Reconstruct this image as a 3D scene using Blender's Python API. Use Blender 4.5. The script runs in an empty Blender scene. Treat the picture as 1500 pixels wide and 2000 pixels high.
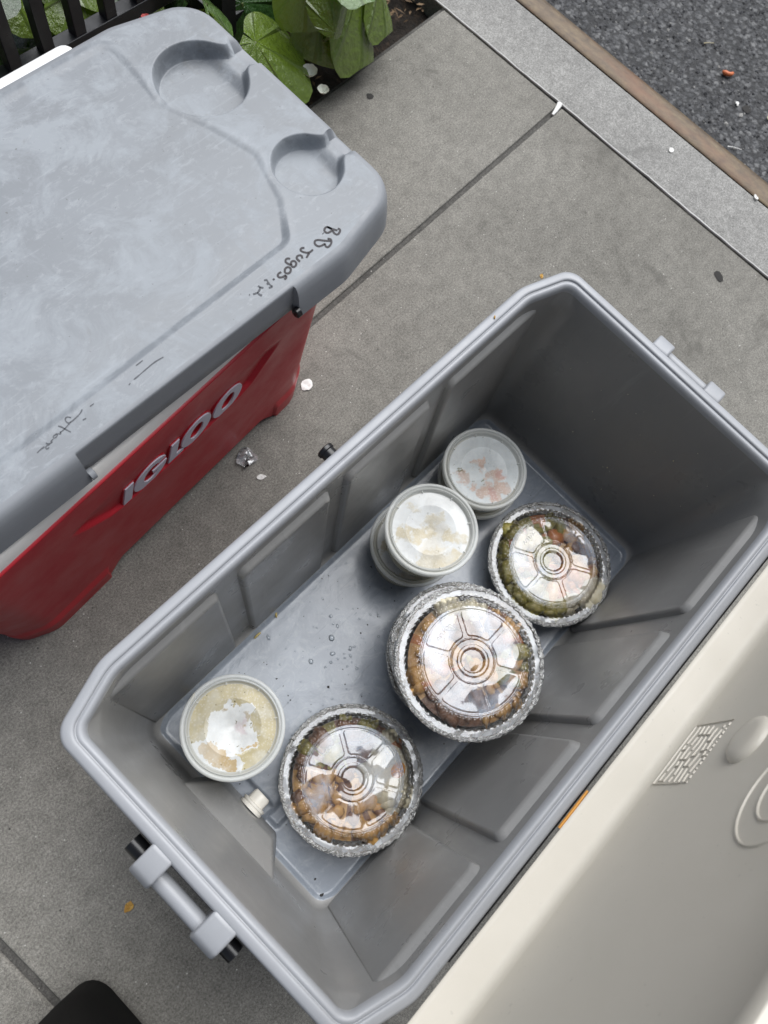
import bpy, bmesh, math, random
from math import pi, sin, cos, radians
from mathutils import Vector, Matrix, noise
from mathutils.geometry import delaunay_2d_cdt

scene = bpy.context.scene
COL = scene.collection
rnd = random.Random(7)

# ------------------------------------------------------------------ camera
cam_d = bpy.data.cameras.new('camera')
cam = bpy.data.objects.new('camera', cam_d)
COL.objects.link(cam)
cam.matrix_world = Matrix(((0.688284, 0.651834, -0.318398, -0.2585),
                           (-0.707437, 0.700274, -0.095653, 0.0474),
                           (0.160616, 0.291083, 0.943119, 1.0852),
                           (0, 0, 0, 1)))
cam_d.sensor_width = 36.0
cam_d.lens = 1503.46 / 2000 * 36.0
cam_d.clip_start = 0.02
cam_d.clip_end = 400
cam_d.dof.use_dof = True
cam_d.dof.focus_distance = 0.93
cam_d.dof.aperture_fstop = 8.0
scene.camera = cam

# ------------------------------------------------------------------ light
SUN_EL, SUN_AZ = radians(60), radians(17)      # azimuth measured from +x (street side) towards +y
world = bpy.data.worlds.new('World')
scene.world = world
world.use_nodes = True
wt = world.node_tree
bg = wt.nodes['Background']
sky = wt.nodes.new('ShaderNodeTexSky')
sky.sky_type = 'NISHITA'
sky.sun_disc = False
sky.sun_elevation = SUN_EL
sky.sun_rotation = pi / 2 - SUN_AZ
sky.air_density = 1.0
sky.dust_density = 4.0
sky.ozone_density = 1.0
hs = wt.nodes.new('ShaderNodeHueSaturation')
hs.inputs['Saturation'].default_value = 0.75
wt.links.new(sky.outputs[0], hs.inputs['Color'])
wt.links.new(hs.outputs[0], bg.inputs['Color'])
bg.inputs['Strength'].default_value = 0.05

sun_d = bpy.data.lights.new('sun', 'SUN')
sun = bpy.data.objects.new('sun', sun_d)
COL.objects.link(sun)
sun_d.energy = 3.0
sun_d.angle = radians(62)
sun_d.color = (0.95, 0.975, 1.0)
sun.rotation_euler = Vector((cos(SUN_EL) * cos(SUN_AZ), cos(SUN_EL) * sin(SUN_AZ), sin(SUN_EL))).to_track_quat('Z', 'Y').to_euler()

vs = scene.view_settings
vs.view_transform = 'Standard'
vs.look = 'None'
vs.gamma = 1.0
vs.use_curve_mapping = False
vs.exposure = 0.50

# ------------------------------------------------------------------ materials
def new_mat(name):
    m = bpy.data.materials.new(name)
    m.use_nodes = True
    nt = m.node_tree
    return m, nt, nt.nodes['Principled BSDF']

def N(nt, typ, **kw):
    n = nt.nodes.new(typ)
    for k, v in kw.items():
        if k in n.inputs:
            n.inputs[k].default_value = v
        else:
            setattr(n, k, v)
    return n

def coords(nt, space='Object', scale=(1, 1, 1)):
    if space == 'World':
        g = nt.nodes.new('ShaderNodeNewGeometry'); out = g.outputs['Position']
    else:
        t = nt.nodes.new('ShaderNodeTexCoord'); out = t.outputs['Object']
    if tuple(scale) != (1, 1, 1):
        mp = nt.nodes.new('ShaderNodeMapping')
        mp.inputs['Scale'].default_value = scale
        nt.links.new(out, mp.inputs['Vector'])
        out = mp.outputs['Vector']
    return out

def noise_tex(nt, vec, scale, detail=4, rough=0.6, dist=0.0):
    n = nt.nodes.new('ShaderNodeTexNoise')
    n.inputs['Scale'].default_value = scale
    n.inputs['Detail'].default_value = detail
    n.inputs['Roughness'].default_value = rough
    n.inputs['Distortion'].default_value = dist
    nt.links.new(vec, n.inputs['Vector'])
    return n.outputs['Fac']

def ramp(nt, fac, stops, interp='LINEAR'):
    r = nt.nodes.new('ShaderNodeValToRGB')
    r.color_ramp.interpolation = interp
    el = r.color_ramp.elements
    while len(el) < len(stops):
        el.new(0.5)
    for e, (p, c) in zip(el, stops):
        e.position = p
        e.color = (c[0], c[1], c[2], 1) if not isinstance(c, (int, float)) else (c, c, c, 1)
    nt.links.new(fac, r.inputs['Fac'])
    return r.outputs['Color']

def mix(nt, fac, a, b, mode='MIX'):
    m = nt.nodes.new('ShaderNodeMix')
    m.data_type = 'RGBA'
    m.blend_type = mode
    def put(sock, v):
        if hasattr(v, 'is_linked') or hasattr(v, 'links'):
            nt.links.new(v, sock)
        elif isinstance(v, (int, float)):
            sock.default_value = v if sock.type == 'VALUE' else (v, v, v, 1)
        else:
            sock.default_value = (v[0], v[1], v[2], 1)
    put(m.inputs[0], fac); put(m.inputs[6], a); put(m.inputs[7], b)
    return m.outputs[2]

def bump(nt, bsdf, height, strength=0.3, dist=0.001, normal_in=None):
    b = nt.nodes.new('ShaderNodeBump')
    b.inputs['Strength'].default_value = strength
    b.inputs['Distance'].default_value = dist
    nt.links.new(height, b.inputs['Height'])
    if normal_in is not None:
        nt.links.new(normal_in, b.inputs['Normal'])
    nt.links.new(b.outputs['Normal'], bsdf.inputs['Normal'])
    return b.outputs['Normal']

def plain(name, col, rough=0.5, metal=0.0, spec=0.5):
    m, nt, b = new_mat(name)
    b.inputs['Base Color'].default_value = (*col, 1)
    b.inputs['Roughness'].default_value = rough
    b.inputs['Metallic'].default_value = metal
    b.inputs['Specular IOR Level'].default_value = spec
    return m

def worn_plastic(name, col, col2, rough=0.4, amount=0.5, scale=18, scratch=0.3, space='Object', seed=0.0, speck=0.0, grain=0.25, drip=0.0):
    """moulded plastic: slow mottling, scuffs drawn out into streaks, fine moulded grain"""
    m, nt, b = new_mat(name)
    v = coords(nt, space)
    a = noise_tex(nt, v, scale, 6, 0.65, 0.6)
    f = ramp(nt, a, [(0.36, 0.0), (0.66, 1.0)])
    vs_ = coords(nt, space, (9, 130, 60))
    s = noise_tex(nt, vs_, 5, 4, 0.7, 0.25)
    sf = ramp(nt, s, [(0.60, 0.0), (0.80, 1.0)])
    mulf = mix(nt, 1.0, f, amount, 'MULTIPLY')
    c = mix(nt, mulf, col, col2)
    lighter = tuple(min(1, x * 1.25 + 0.06) for x in col)
    c = mix(nt, mix(nt, 1.0, sf, scratch, 'MULTIPLY'), c, lighter)
    if speck:
        d = ramp(nt, noise_tex(nt, v, 210, 2, 0.5), [(0.71, 0.0), (0.75, 1.0)])
        c = mix(nt, mix(nt, 1.0, d, speck, 'MULTIPLY'), c, tuple(x * 0.35 for x in col))
    if drip:
        dv = noise_tex(nt, coords(nt, space, (46, 46, 3.2)), 1.0, 5, 0.7, 0.2)
        c = mix(nt, mix(nt, 1.0, ramp(nt, dv, [(0.56, 0.0), (0.70, 1.0)]), drip, 'MULTIPLY'), c, tuple(min(1, x * 1.5) for x in col))
        dv2 = noise_tex(nt, coords(nt, space, (30, 30, 5)), 1.0, 6, 0.75, 0.8)
        c = mix(nt, mix(nt, 1.0, ramp(nt, dv2, [(0.60, 0.0), (0.72, 1.0)]), drip, 'MULTIPLY'), c, tuple(x * 0.55 for x in col))
    nt.links.new(c, b.inputs['Base Color'])
    r = ramp(nt, noise_tex(nt, v, scale * 1.7, 4, 0.6), [(0.3, max(0.05, rough - 0.1)), (0.7, min(1, rough + 0.16))])
    nt.links.new(r, b.inputs['Roughness'])
    bump(nt, b, noise_tex(nt, v, 900, 2, 0.5), grain, 0.0003)
    return m

# concrete paving: fine sand grain, pale chips, dark pits, slow stains
def concrete(name, dark, light, space='World'):
    m, nt, b = new_mat(name)
    v = coords(nt, space)
    big = noise_tex(nt, v, 3.2, 5, 0.6, 0.4)
    mid = noise_tex(nt, v, 42, 5, 0.7)
    fine = noise_tex(nt, v, 330, 4, 0.75)
    c = mix(nt, ramp(nt, big, [(0.3, 0.0), (0.72, 1.0)]), dark, light)
    c = mix(nt, 0.45, c, ramp(nt, mid, [(0.32, 0.60), (0.68, 1.32)]), 'MULTIPLY')
    c = mix(nt, 0.5, c, ramp(nt, noise_tex(nt, v, 1.3, 3, 0.6, 0.6), [(0.35, 0.72), (0.65, 1.22)]), 'MULTIPLY')
    c = mix(nt, 0.62, c, ramp(nt, fine, [(0.36, 0.45), (0.62, 1.42)]), 'MULTIPLY')
    fine2 = noise_tex(nt, v, 820, 2, 0.6)
    c = mix(nt, 0.55, c, ramp(nt, fine2, [(0.36, 0.55), (0.64, 1.42)]), 'MULTIPLY')
    scuff = ramp(nt, noise_tex(nt, v, 21, 6, 0.75, 0.7), [(0.62, 0.0), (0.72, 1.0)])
    c = mix(nt, mix(nt, 1.0, scuff, 0.55, 'MULTIPLY'), c, tuple(x * 0.42 for x in dark))
    pale = ramp(nt, noise_tex(nt, v, 13, 6, 0.75, 0.7), [(0.63, 0.0), (0.74, 1.0)])
    c = mix(nt, mix(nt, 1.0, pale, 0.30, 'MULTIPLY'), c, tuple(x * 1.5 for x in light))
    blot = ramp(nt, noise_tex(nt, v, 7.5, 4, 0.7, 1.0), [(0.60, 0.0), (0.70, 1.0)])
    c = mix(nt, mix(nt, 1.0, blot, 0.58, 'MULTIPLY'), c, tuple(x * 0.55 for x in dark))
    vo = N(nt, 'ShaderNodeTexVoronoi'); vo.inputs['Scale'].default_value = 95
    nt.links.new(v, vo.inputs['Vector'])
    chip = ramp(nt, vo.outputs['Distance'], [(0.05, 1.0), (0.10, 0.0)])
    sel = ramp(nt, noise_tex(nt, v, 30, 2, 0.5), [(0.52, 0.0), (0.56, 1.0)])
    c = mix(nt, mix(nt, 1.0, chip, sel, 'MULTIPLY'), c, (0.62, 0.60, 0.56))
    vo2 = N(nt, 'ShaderNodeTexVoronoi'); vo2.inputs['Scale'].default_value = 61
    nt.links.new(v, vo2.inputs['Vector'])
    pit = ramp(nt, vo2.outputs['Distance'], [(0.04, 1.0), (0.09, 0.0)])
    sel2 = ramp(nt, noise_tex(nt, v, 19, 2, 0.5), [(0.62, 0.0), (0.66, 1.0)])
    c = mix(nt, mix(nt, 1.0, pit, sel2, 'MULTIPLY'), c, (0.025, 0.024, 0.022))
    nt.links.new(c, b.inputs['Base Color'])
    b.inputs['Roughness'].default_value = 0.9
    b.inputs['Specular IOR Level'].default_value = 0.25
    h = mix(nt, 0.5, fine, mid)
    bump(nt, b, h, 0.6, 0.0018)
    return m

def asphalt():
    m, nt, b = new_mat('asphalt')
    v = coords(nt, 'World')
    vo = N(nt, 'ShaderNodeTexVoronoi'); vo.inputs['Scale'].default_value = 84
    an = N(nt, 'ShaderNodeTexNoise'); an.inputs['Scale'].default_value = 120; an.inputs['Detail'].default_value = 3; nt.links.new(v, an.inputs['Vector'])
    a2 = N(nt, 'ShaderNodeVectorMath', operation='SCALE'); a2.inputs['Scale'].default_value = 0.012; nt.links.new(an.outputs['Color'], a2.inputs[0])
    a3 = N(nt, 'ShaderNodeVectorMath', operation='ADD'); nt.links.new(v, a3.inputs[0]); nt.links.new(a2.outputs[0], a3.inputs[1])
    nt.links.new(a3.outputs[0], vo.inputs['Vector'])
    stone = mix(nt, 1.0, vo.outputs['Color'], (0.3, 0.59, 0.11), 'MULTIPLY')
    bw = N(nt, 'ShaderNodeRGBToBW'); nt.links.new(vo.outputs['Color'], bw.inputs[0])
    c = ramp(nt, bw.outputs[0], [(0.2, (0.045, 0.046, 0.049)), (0.62, (0.098, 0.099, 0.102)), (0.90, (0.17, 0.17, 0.17))])
    c = mix(nt, ramp(nt, vo.outputs['Distance'], [(0.38, 0.0), (0.62, 0.8)]), c, (0.016, 0.016, 0.017))
    c = mix(nt, 0.6, c, ramp(nt, noise_tex(nt, v, 5, 4, 0.6), [(0.3, 0.7), (0.7, 1.3)]), 'MULTIPLY')
    nt.links.new(c, b.inputs['Base Color'])
    b.inputs['Roughness'].default_value = 0.75
    inv = N(nt, 'ShaderNodeMath', operation='SUBTRACT'); inv.inputs[0].default_value = 1.0
    nt.links.new(vo.outputs['Distance'], inv.inputs[1])
    h = mix(nt, 0.3, inv.outputs[0], noise_tex(nt, v, 300, 3, 0.6))
    bump(nt, b, h, 1.0, 0.006)
    return m

def rusty_steel():
    m, nt, b = new_mat('rusty_steel')
    v = coords(nt, 'Object', (1, 0.45, 1))
    n1 = noise_tex(nt, v, 95, 6, 0.75, 0.3)
    c = ramp(nt, n1, [(0.28, (0.050, 0.034, 0.022)), (0.50, (0.105, 0.072, 0.042)), (0.72, (0.155, 0.112, 0.060))])
    n2 = noise_tex(nt, coords(nt, 'Object', (1, 0.3, 1)), 30, 6, 0.75, 0.4)
    c = mix(nt, ramp(nt, n2, [(0.54, 0.0), (0.70, 0.65)]), c, (0.22, 0.175, 0.10))
    n3 = noise_tex(nt, coords(nt, 'Object', (1, 0.4, 1)), 9, 4, 0.7)
    c = mix(nt, ramp(nt, n3, [(0.55, 0.0), (0.70, 0.6)]), c, (0.14, 0.060, 0.030))
    nt.links.new(c, b.inputs['Base Color'])
    b.inputs['Metallic'].default_value = 0.25
    b.inputs['Roughness'].default_value = 0.5
    bump(nt, b, n1, 0.25, 0.0015)
    return m

def soil_mat():
    m, nt, b = new_mat('soil')
    v = coords(nt, 'World')
    c = ramp(nt, noise_tex(nt, v, 60, 6, 0.75), [(0.35, (0.006, 0.005, 0.004)), (0.55, (0.022, 0.015, 0.010)), (0.72, (0.075, 0.048, 0.03))])
    nt.links.new(c, b.inputs['Base Color'])
    b.inputs['Roughness'].default_value = 0.95
    bump(nt, b, noise_tex(nt, v, 90, 5, 0.7), 1.0, 0.01)
    return m

def leaf_mat(name, c1, c2, vein):
    m, nt, b = new_mat(name)
    t = nt.nodes.new('ShaderNodeTexCoord')
    sep = N(nt, 'ShaderNodeSeparateXYZ')
    nt.links.new(t.outputs['UV'], sep.inputs[0])
    # palmate veins: bands in the angle stored in u
    w = N(nt, 'ShaderNodeMath', operation='MULTIPLY'); nt.links.new(sep.outputs[0], w.inputs[0]); w.inputs[1].default_value = 9.0
    fr = N(nt, 'ShaderNodeMath', operation='PINGPONG'); nt.links.new(w.outputs[0], fr.inputs[0]); fr.inputs[1].default_value = 0.5
    vf = ramp(nt, fr.outputs[0], [(0.0, 1.0), (0.11, 0.0)])
    o = coords(nt, 'Object')
    c = mix(nt, noise_tex(nt, o, 45, 4, 0.6), c1, c2)
    c = mix(nt, mix(nt, 1.0, vf, 0.32, 'MULTIPLY'), c, vein)
    b.inputs['Coat Weight'].default_value = 0.6
    b.inputs['Coat Roughness'].default_value = 0.12
    nt.links.new(c, b.inputs['Base Color'])
    b.inputs['Roughness'].default_value = 0.16
    b.inputs['Specular IOR Level'].default_value = 0.6
    tr = N(nt, 'ShaderNodeBsdfTranslucent'); nt.links.new(mix(nt, 1.0, c, (1.3, 1.5, 0.5), 'MULTIPLY'), tr.inputs['Color'])
    ms = N(nt, 'ShaderNodeMixShader'); ms.inputs[0].default_value = 0.22
    nt.links.new(b.outputs[0], ms.inputs[1]); nt.links.new(tr.outputs[0], ms.inputs[2])
    nt.links.new(ms.outputs[0], nt.nodes['Material Output'].inputs['Surface'])
    h = mix(nt, 0.45, vf, noise_tex(nt, o, 9, 4, 0.6))
    bump(nt, b, h, 0.55, 0.02)
    return m

def clear_plastic(name, frost_sheen=0.0, frost_sheen_scale=20, tint=(1, 1, 1), rough=0.04, gain=2.0, frost_sheen_col=(0.8, 0.8, 0.8), lo=0.45, hi=0.65, base=0.0, warp=0.0):
    """thin clear moulded sheet: what lies behind shows through, the sky is mirrored by the Fresnel law"""
    m, nt, b = new_mat(name)
    nt.nodes.remove(b)
    tb = N(nt, 'ShaderNodeBsdfTransparent'); tb.inputs[0].default_value = (*tint, 1)
    gl = N(nt, 'ShaderNodeBsdfGlossy'); gl.inputs['Roughness'].default_value = rough
    fr = N(nt, 'ShaderNodeFresnel'); fr.inputs[0].default_value = 1.5
    mu = N(nt, 'ShaderNodeMath', operation='MULTIPLY', use_clamp=True); mu.inputs[1].default_value = gain
    nt.links.new(fr.outputs[0], mu.inputs[0])
    if warp:
        oi = N(nt, 'ShaderNodeObjectInfo')
        add = N(nt, 'ShaderNodeVectorMath', operation='ADD')
        loc = N(nt, 'ShaderNodeVectorMath', operation='SCALE'); loc.inputs['Scale'].default_value = 2.3
        nt.links.new(oi.outputs['Location'], loc.inputs[0]); nt.links.new(loc.outputs[0], add.inputs[1]); nt.links.new(coords(nt, 'Object'), add.inputs[0])
        bp = N(nt, 'ShaderNodeBump'); bp.inputs['Strength'].default_value = warp; bp.inputs['Distance'].default_value = 0.0042
        nt.links.new(noise_tex(nt, add.outputs[0], 24, 1, 0.4, 0.3), bp.inputs['Height'])
        nt.links.new(bp.outputs[0], gl.inputs['Normal'])
    lower = tb.outputs[0]
    if frost_sheen > 0:
        df = N(nt, 'ShaderNodeBsdfDiffuse'); df.inputs[0].default_value = (*frost_sheen_col, 1)
        oi = N(nt, 'ShaderNodeObjectInfo')
        add = N(nt, 'ShaderNodeVectorMath', operation='ADD')
        nt.links.new(coords(nt, 'Object'), add.inputs[0])
        loc = N(nt, 'ShaderNodeVectorMath', operation='SCALE'); loc.inputs['Scale'].default_value = 1.7
        nt.links.new(oi.outputs['Location'], loc.inputs[0]); nt.links.new(loc.outputs[0], add.inputs[1])
        f = ramp(nt, noise_tex(nt, add.outputs[0], frost_sheen_scale, 4, 0.6, 0.8), [(lo, base), (hi, frost_sheen)])  # patches of diffuse colour: condensation, and on the domes painted sky reflection
        m1 = N(nt, 'ShaderNodeMixShader'); nt.links.new(f, m1.inputs[0])
        nt.links.new(lower, m1.inputs[1]); nt.links.new(df.outputs[0], m1.inputs[2])
        lower = m1.outputs[0]
    m2 = N(nt, 'ShaderNodeMixShader')
    nt.links.new(mu.outputs[0], m2.inputs[0]); nt.links.new(lower, m2.inputs[1]); nt.links.new(gl.outputs[0], m2.inputs[2])
    nt.links.new(m2.outputs[0], nt.nodes['Material Output'].inputs['Surface'])
    return m

def foil_mat():
    m, nt, b = new_mat('crumpled_foil')
    v = coords(nt, 'Object')
    b.inputs['Base Color'].default_value = (0.60, 0.60, 0.59, 1)
    b.inputs['Metallic'].default_value = 1.0
    b.inputs['Roughness'].default_value = 0.22
    h = mix(nt, 0.5, noise_tex(nt, v, 240, 4, 0.7, 0.5), noise_tex(nt, v, 90, 3, 0.6, 0.8))
    bump(nt, b, h, 1.0, 0.009)
    return m

def food_mat(name, c1, c2, scale=120, rough=0.35):
    m, nt, b = new_mat(name)
    v = coords(nt, 'Object')
    c = mix(nt, ramp(nt, noise_tex(nt, v, scale, 5, 0.65), [(0.35, 0.0), (0.65, 1.0)]), c1, c2)
    nt.links.new(c, b.inputs['Base Color'])
    b.inputs['Roughness'].default_value = rough
    bump(nt, b, noise_tex(nt, v, scale * 1.5, 4, 0.6), 0.5, 0.002)
    return m

def smear_mat(name, base, layers, seed, herb=0.6):
    """cup contents pressed against the inside of the lid: patches with ragged edges, air bubbles and herb flecks.
    layers: (colour, opacity, [(x, y, r), ...], softness, edge raggedness)"""
    m, nt, b = new_mat(name)
    v = coords(nt, 'Object')
    mp = nt.nodes.new('ShaderNodeMapping'); mp.inputs['Location'].default_value = (seed, seed * 0.7, 0)
    nt.links.new(v, mp.inputs['Vector'])
    p = mp.outputs[0]
    slow = noise_tex(nt, p, 50, 3, 0.55, 1.0)
    c = mix(nt, ramp(nt, noise_tex(nt, p, 38, 4, 0.6, 0.8), [(0.35, 0.0), (0.65, 1.0)]), tuple(q * 0.84 for q in base), tuple(q * 1.08 for q in base))
    def math_(op, a, bb):
        n = N(nt, 'ShaderNodeMath', operation=op)
        for k, q in enumerate((a, bb)):
            if isinstance(q, (int, float)): n.inputs[k].default_value = q
            else: nt.links.new(q, n.inputs[k])
        return n.outputs[0]
    wn = N(nt, 'ShaderNodeTexNoise'); wn.inputs['Scale'].default_value = 42; wn.inputs['Detail'].default_value = 4; wn.inputs['Roughness'].default_value = 0.6
    nt.links.new(p, wn.inputs['Vector'])
    w1 = N(nt, 'ShaderNodeVectorMath', operation='SUBTRACT'); nt.links.new(wn.outputs['Color'], w1.inputs[0]); w1.inputs[1].default_value = (0.5, 0.5, 0.5)
    w2 = N(nt, 'ShaderNodeVectorMath', operation='SCALE'); w2.inputs['Scale'].default_value = 0.042; nt.links.new(w1.outputs[0], w2.inputs[0])
    w3 = N(nt, 'ShaderNodeVectorMath', operation='ADD'); nt.links.new(v, w3.inputs[0]); nt.links.new(w2.outputs[0], w3.inputs[1])
    vw = w3.outputs[0]
    edge_h = None
    for col, op, blobs, soft, amp in layers:
        f = None
        for x, y, r in blobs:
            d = N(nt, 'ShaderNodeVectorMath', operation='DISTANCE')
            flat = N(nt, 'ShaderNodeVectorMath', operation='MULTIPLY'); flat.inputs[1].default_value = (1, 1, 0)
            nt.links.new(vw, flat.inputs[0]); nt.links.new(flat.outputs[0], d.inputs[0]); d.inputs[1].default_value = (x, y, 0)
            g = math_('DIVIDE', math_('SUBTRACT', r, d.outputs['Value']), soft)
            f = g if f is None else math_('MAXIMUM', f, g)
        f = math_('ADD', f, math_('MULTIPLY', math_('SUBTRACT', slow, 0.5), amp))
        mask = ramp(nt, math_('ADD', f, 0.5), [(0.45, 0.0), (0.56, 1.0)] if op >= 1.0 else [(0.30, 0.0), (0.74, 1.0)])
        edge_h = mask if edge_h is None else mix(nt, 0.5, edge_h, mask)
        tone = mix(nt, ramp(nt, noise_tex(nt, p, 70, 4, 0.6), [(0.35, 0.0), (0.65, 1.0)]), tuple(q * 0.86 for q in col), tuple(min(1, q * 1.10) for q in col))
        c = mix(nt, mix(nt, 1.0, mask, op, 'MULTIPLY'), c, tone)
    c = mix(nt, ramp(nt, noise_tex(nt, p, 24, 3, 0.55, 0.5), [(0.48, 0.0), (0.70, 0.45)]), c, (0.62, 0.64, 0.64))
    vo = N(nt, 'ShaderNodeTexVoronoi'); vo.inputs['Scale'].default_value = 330; nt.links.new(p, vo.inputs['Vector'])
    bub = ramp(nt, vo.outputs['Distance'], [(0.22, 0.28), (0.45, 0.0)])
    c = mix(nt, bub, c, (0.60, 0.59, 0.54))
    hb = ramp(nt, noise_tex(nt, p, 150, 3, 0.5), [(0.68, 0.0), (0.71, herb)])
    c = mix(nt, hb, c, (0.10, 0.085, 0.02))
    nt.links.new(c, b.inputs['Base Color'])
    b.inputs['Roughness'].default_value = 0.30
    b.inputs['Specular IOR Level'].default_value = 0.35
    bump(nt, b, mix(nt, 0.4, edge_h, noise_tex(nt, p, 130, 3, 0.6)), 0.3, 0.0015)
    return m

def frosted(name, col, alpha):
    m, nt, b = new_mat(name)
    b.inputs['Base Color'].default_value = (*col, 1)
    b.inputs['Roughness'].default_value = 0.22
    b.inputs['Alpha'].default_value = alpha
    b.inputs['Subsurface Weight'].default_value = 0.0
    bump(nt, b, noise_tex(nt, coords(nt), 60, 3, 0.5), 0.08, 0.002)
    return m

def fabric_mat():
    m, nt, b = new_mat('black_fabric')
    v = coords(nt, 'Object')
    wv = N(nt, 'ShaderNodeTexNoise'); wv.inputs['Scale'].default_value = 700; nt.links.new(v, wv.inputs['Vector'])
    c = mix(nt, wv.outputs['Fac'], (0.004, 0.004, 0.0035), (0.012, 0.011, 0.010))
    nt.links.new(c, b.inputs['Base Color'])
    b.inputs['Roughness'].default_value = 0.85
    b.inputs['Specular IOR Level'].default_value = 0.2
    bump(nt, b, wv.outputs['Fac'], 0.3, 0.001)
    return m

M = {}
M['grey'] = worn_plastic('grey_plastic', (0.345, 0.355, 0.375), (0.30, 0.305, 0.315), 0.36, 0.4, 14, 0.10)
M['grey_shaded'] = worn_plastic('grey_plastic_shaded', (0.245, 0.242, 0.236), (0.205, 0.203, 0.198), 0.32, 0.5, 7, 0.10, speck=0.2, drip=0.30)  # same plastic as the rim; interior shade and warm bounce put into its colour
def wet_floor():
    m, nt, b = new_mat('wet_sky_tinted_plastic')
    v = coords(nt)
    c = mix(nt, ramp(nt, noise_tex(nt, v, 12, 6, 0.65, 0.8), [(0.35, 0.0), (0.65, 1.0)]), (0.222, 0.247, 0.285), (0.275, 0.305, 0.350))  # blue of the mirrored sky mixed into the base colour; plastic itself is grey
    c = mix(nt, mix(nt, 1.0, ramp(nt, noise_tex(nt, v, 48, 6, 0.7, 1.2), [(0.50, 0.0), (0.64, 1.0)]), 0.45, 'MULTIPLY'), c, (0.36, 0.39, 0.42))
    for ang, sc in ((0.8, (12, 200, 60)), (-0.4, (16, 260, 60))):
        mp = nt.nodes.new('ShaderNodeMapping'); mp.inputs['Rotation'].default_value = (0, 0, ang); mp.inputs['Scale'].default_value = sc
        nt.links.new(v, mp.inputs['Vector'])
        f = ramp(nt, noise_tex(nt, mp.outputs[0], 1.0, 3, 0.6, 0.3), [(0.64, 0.0), (0.72, 1.0)])
        c = mix(nt, mix(nt, 1.0, f, 0.30, 'MULTIPLY'), c, (0.14, 0.15, 0.165))
    nt.links.new(c, b.inputs['Base Color'])
    wet = ramp(nt, noise_tex(nt, v, 19, 5, 0.62, 1.0), [(0.42, 0.0), (0.60, 1.0)])
    nt.links.new(ramp(nt, wet, [(0.0, 0.26), (1.0, 0.17)]), b.inputs['Roughness'])
    b.inputs['Specular IOR Level'].default_value = 0.62
    bump(nt, b, mix(nt, 0.35, wet, noise_tex(nt, v, 130, 4, 0.6, 0.5)), 0.14, 0.0012)
    return m
M['sky_tinted_floor'] = wet_floor()
def weathered_lid():
    m, nt, b = new_mat('weathered_lid_plastic')
    v = coords(nt)
    c = mix(nt, ramp(nt, noise_tex(nt, v, 5, 5, 0.6, 0.8), [(0.35, 0.0), (0.65, 1.0)]), (0.188, 0.200, 0.214), (0.226, 0.242, 0.262))
    patch = ramp(nt, noise_tex(nt, v, 15, 9, 0.70, 0.5), [(0.47, 0.0), (0.60, 1.0)])
    c = mix(nt, mix(nt, 1.0, patch, 0.72, 'MULTIPLY'), c, (0.325, 0.348, 0.372))
    fine = ramp(nt, noise_tex(nt, coords(nt, 'Object', (1, 1.7, 1)), 60, 7, 0.75, 0.5), [(0.54, 0.0), (0.66, 1.0)])
    c = mix(nt, mix(nt, 1.0, fine, 0.40, 'MULTIPLY'), c, (0.37, 0.392, 0.415))
    for ang, sc in ((0.5, (14, 190, 60)), (-0.9, (10, 240, 60)), (2.2, (22, 260, 60))):
        mp = nt.nodes.new('ShaderNodeMapping'); mp.inputs['Rotation'].default_value = (0, 0, ang); mp.inputs['Scale'].default_value = sc
        nt.links.new(v, mp.inputs['Vector'])
        f = ramp(nt, noise_tex(nt, mp.outputs[0], 1.0, 3, 0.6, 0.3), [(0.64, 0.0), (0.72, 1.0)])
        c = mix(nt, mix(nt, 1.0, f, 0.20, 'MULTIPLY'), c, (0.42, 0.45, 0.48))
    dirt = ramp(nt, noise_tex(nt, v, 11, 6, 0.7, 1.0), [(0.63, 0.0), (0.74, 1.0)])
    c = mix(nt, mix(nt, 1.0, dirt, 0.62, 'MULTIPLY'), c, (0.165, 0.158, 0.142))
    sp = ramp(nt, noise_tex(nt, v, 240, 2, 0.5), [(0.735, 0.0), (0.76, 1.0)])
    c = mix(nt, mix(nt, 1.0, sp, 0.6, 'MULTIPLY'), c, (0.08, 0.075, 0.07))
    nt.links.new(c, b.inputs['Base Color'])
    nt.links.new(ramp(nt, patch, [(0.0, 0.42), (1.0, 0.62)]), b.inputs['Roughness'])
    bump(nt, b, mix(nt, 0.5, fine, noise_tex(nt, v, 700, 2, 0.5)), 0.2, 0.0005)
    return m
M['lid_grey'] = weathered_lid()
M['lid_skirt'] = worn_plastic('weathered_skirt_plastic', (0.25, 0.262, 0.28), (0.205, 0.215, 0.23), 0.50, 0.4, 20, 0.25)
M['red'] = worn_plastic('red_plastic', (0.47, 0.018, 0.030), (0.40, 0.017, 0.027), 0.38, 0.4, 9, 0.22)
M['cream'] = worn_plastic('cream_plastic', (0.68, 0.635, 0.55), (0.63, 0.59, 0.505), 0.42, 0.5, 6, 0.03, speck=0.15)
M['cream_collar'] = worn_plastic('cream_collar_plastic', (0.88, 0.855, 0.81), (0.82, 0.79, 0.74), 0.45, 0.5, 10, 0.05)
M['black'] = plain('black_plastic', (0.010, 0.010, 0.011), 0.28)
M['gap'] = concrete('dark_joint', (0.080, 0.077, 0.070), (0.105, 0.10, 0.092))
M['white'] = worn_plastic('white_plastic', (0.82, 0.82, 0.82), (0.76, 0.76, 0.76), 0.45, 0.4, 12, 0.0)
M['plug'] = worn_plastic('ivory_plastic', (0.78, 0.75, 0.68), (0.70, 0.66, 0.58), 0.4, 0.4, 30, 0.0)
M['letter'] = plain('letter_grey', (0.60, 0.58, 0.66), 0.4)
M['ink'] = plain('black_ink', (0.022, 0.018, 0.022), 0.6)
M['ink_faded'] = plain('faded_ink', (0.085, 0.09, 0.10), 0.7)
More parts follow.
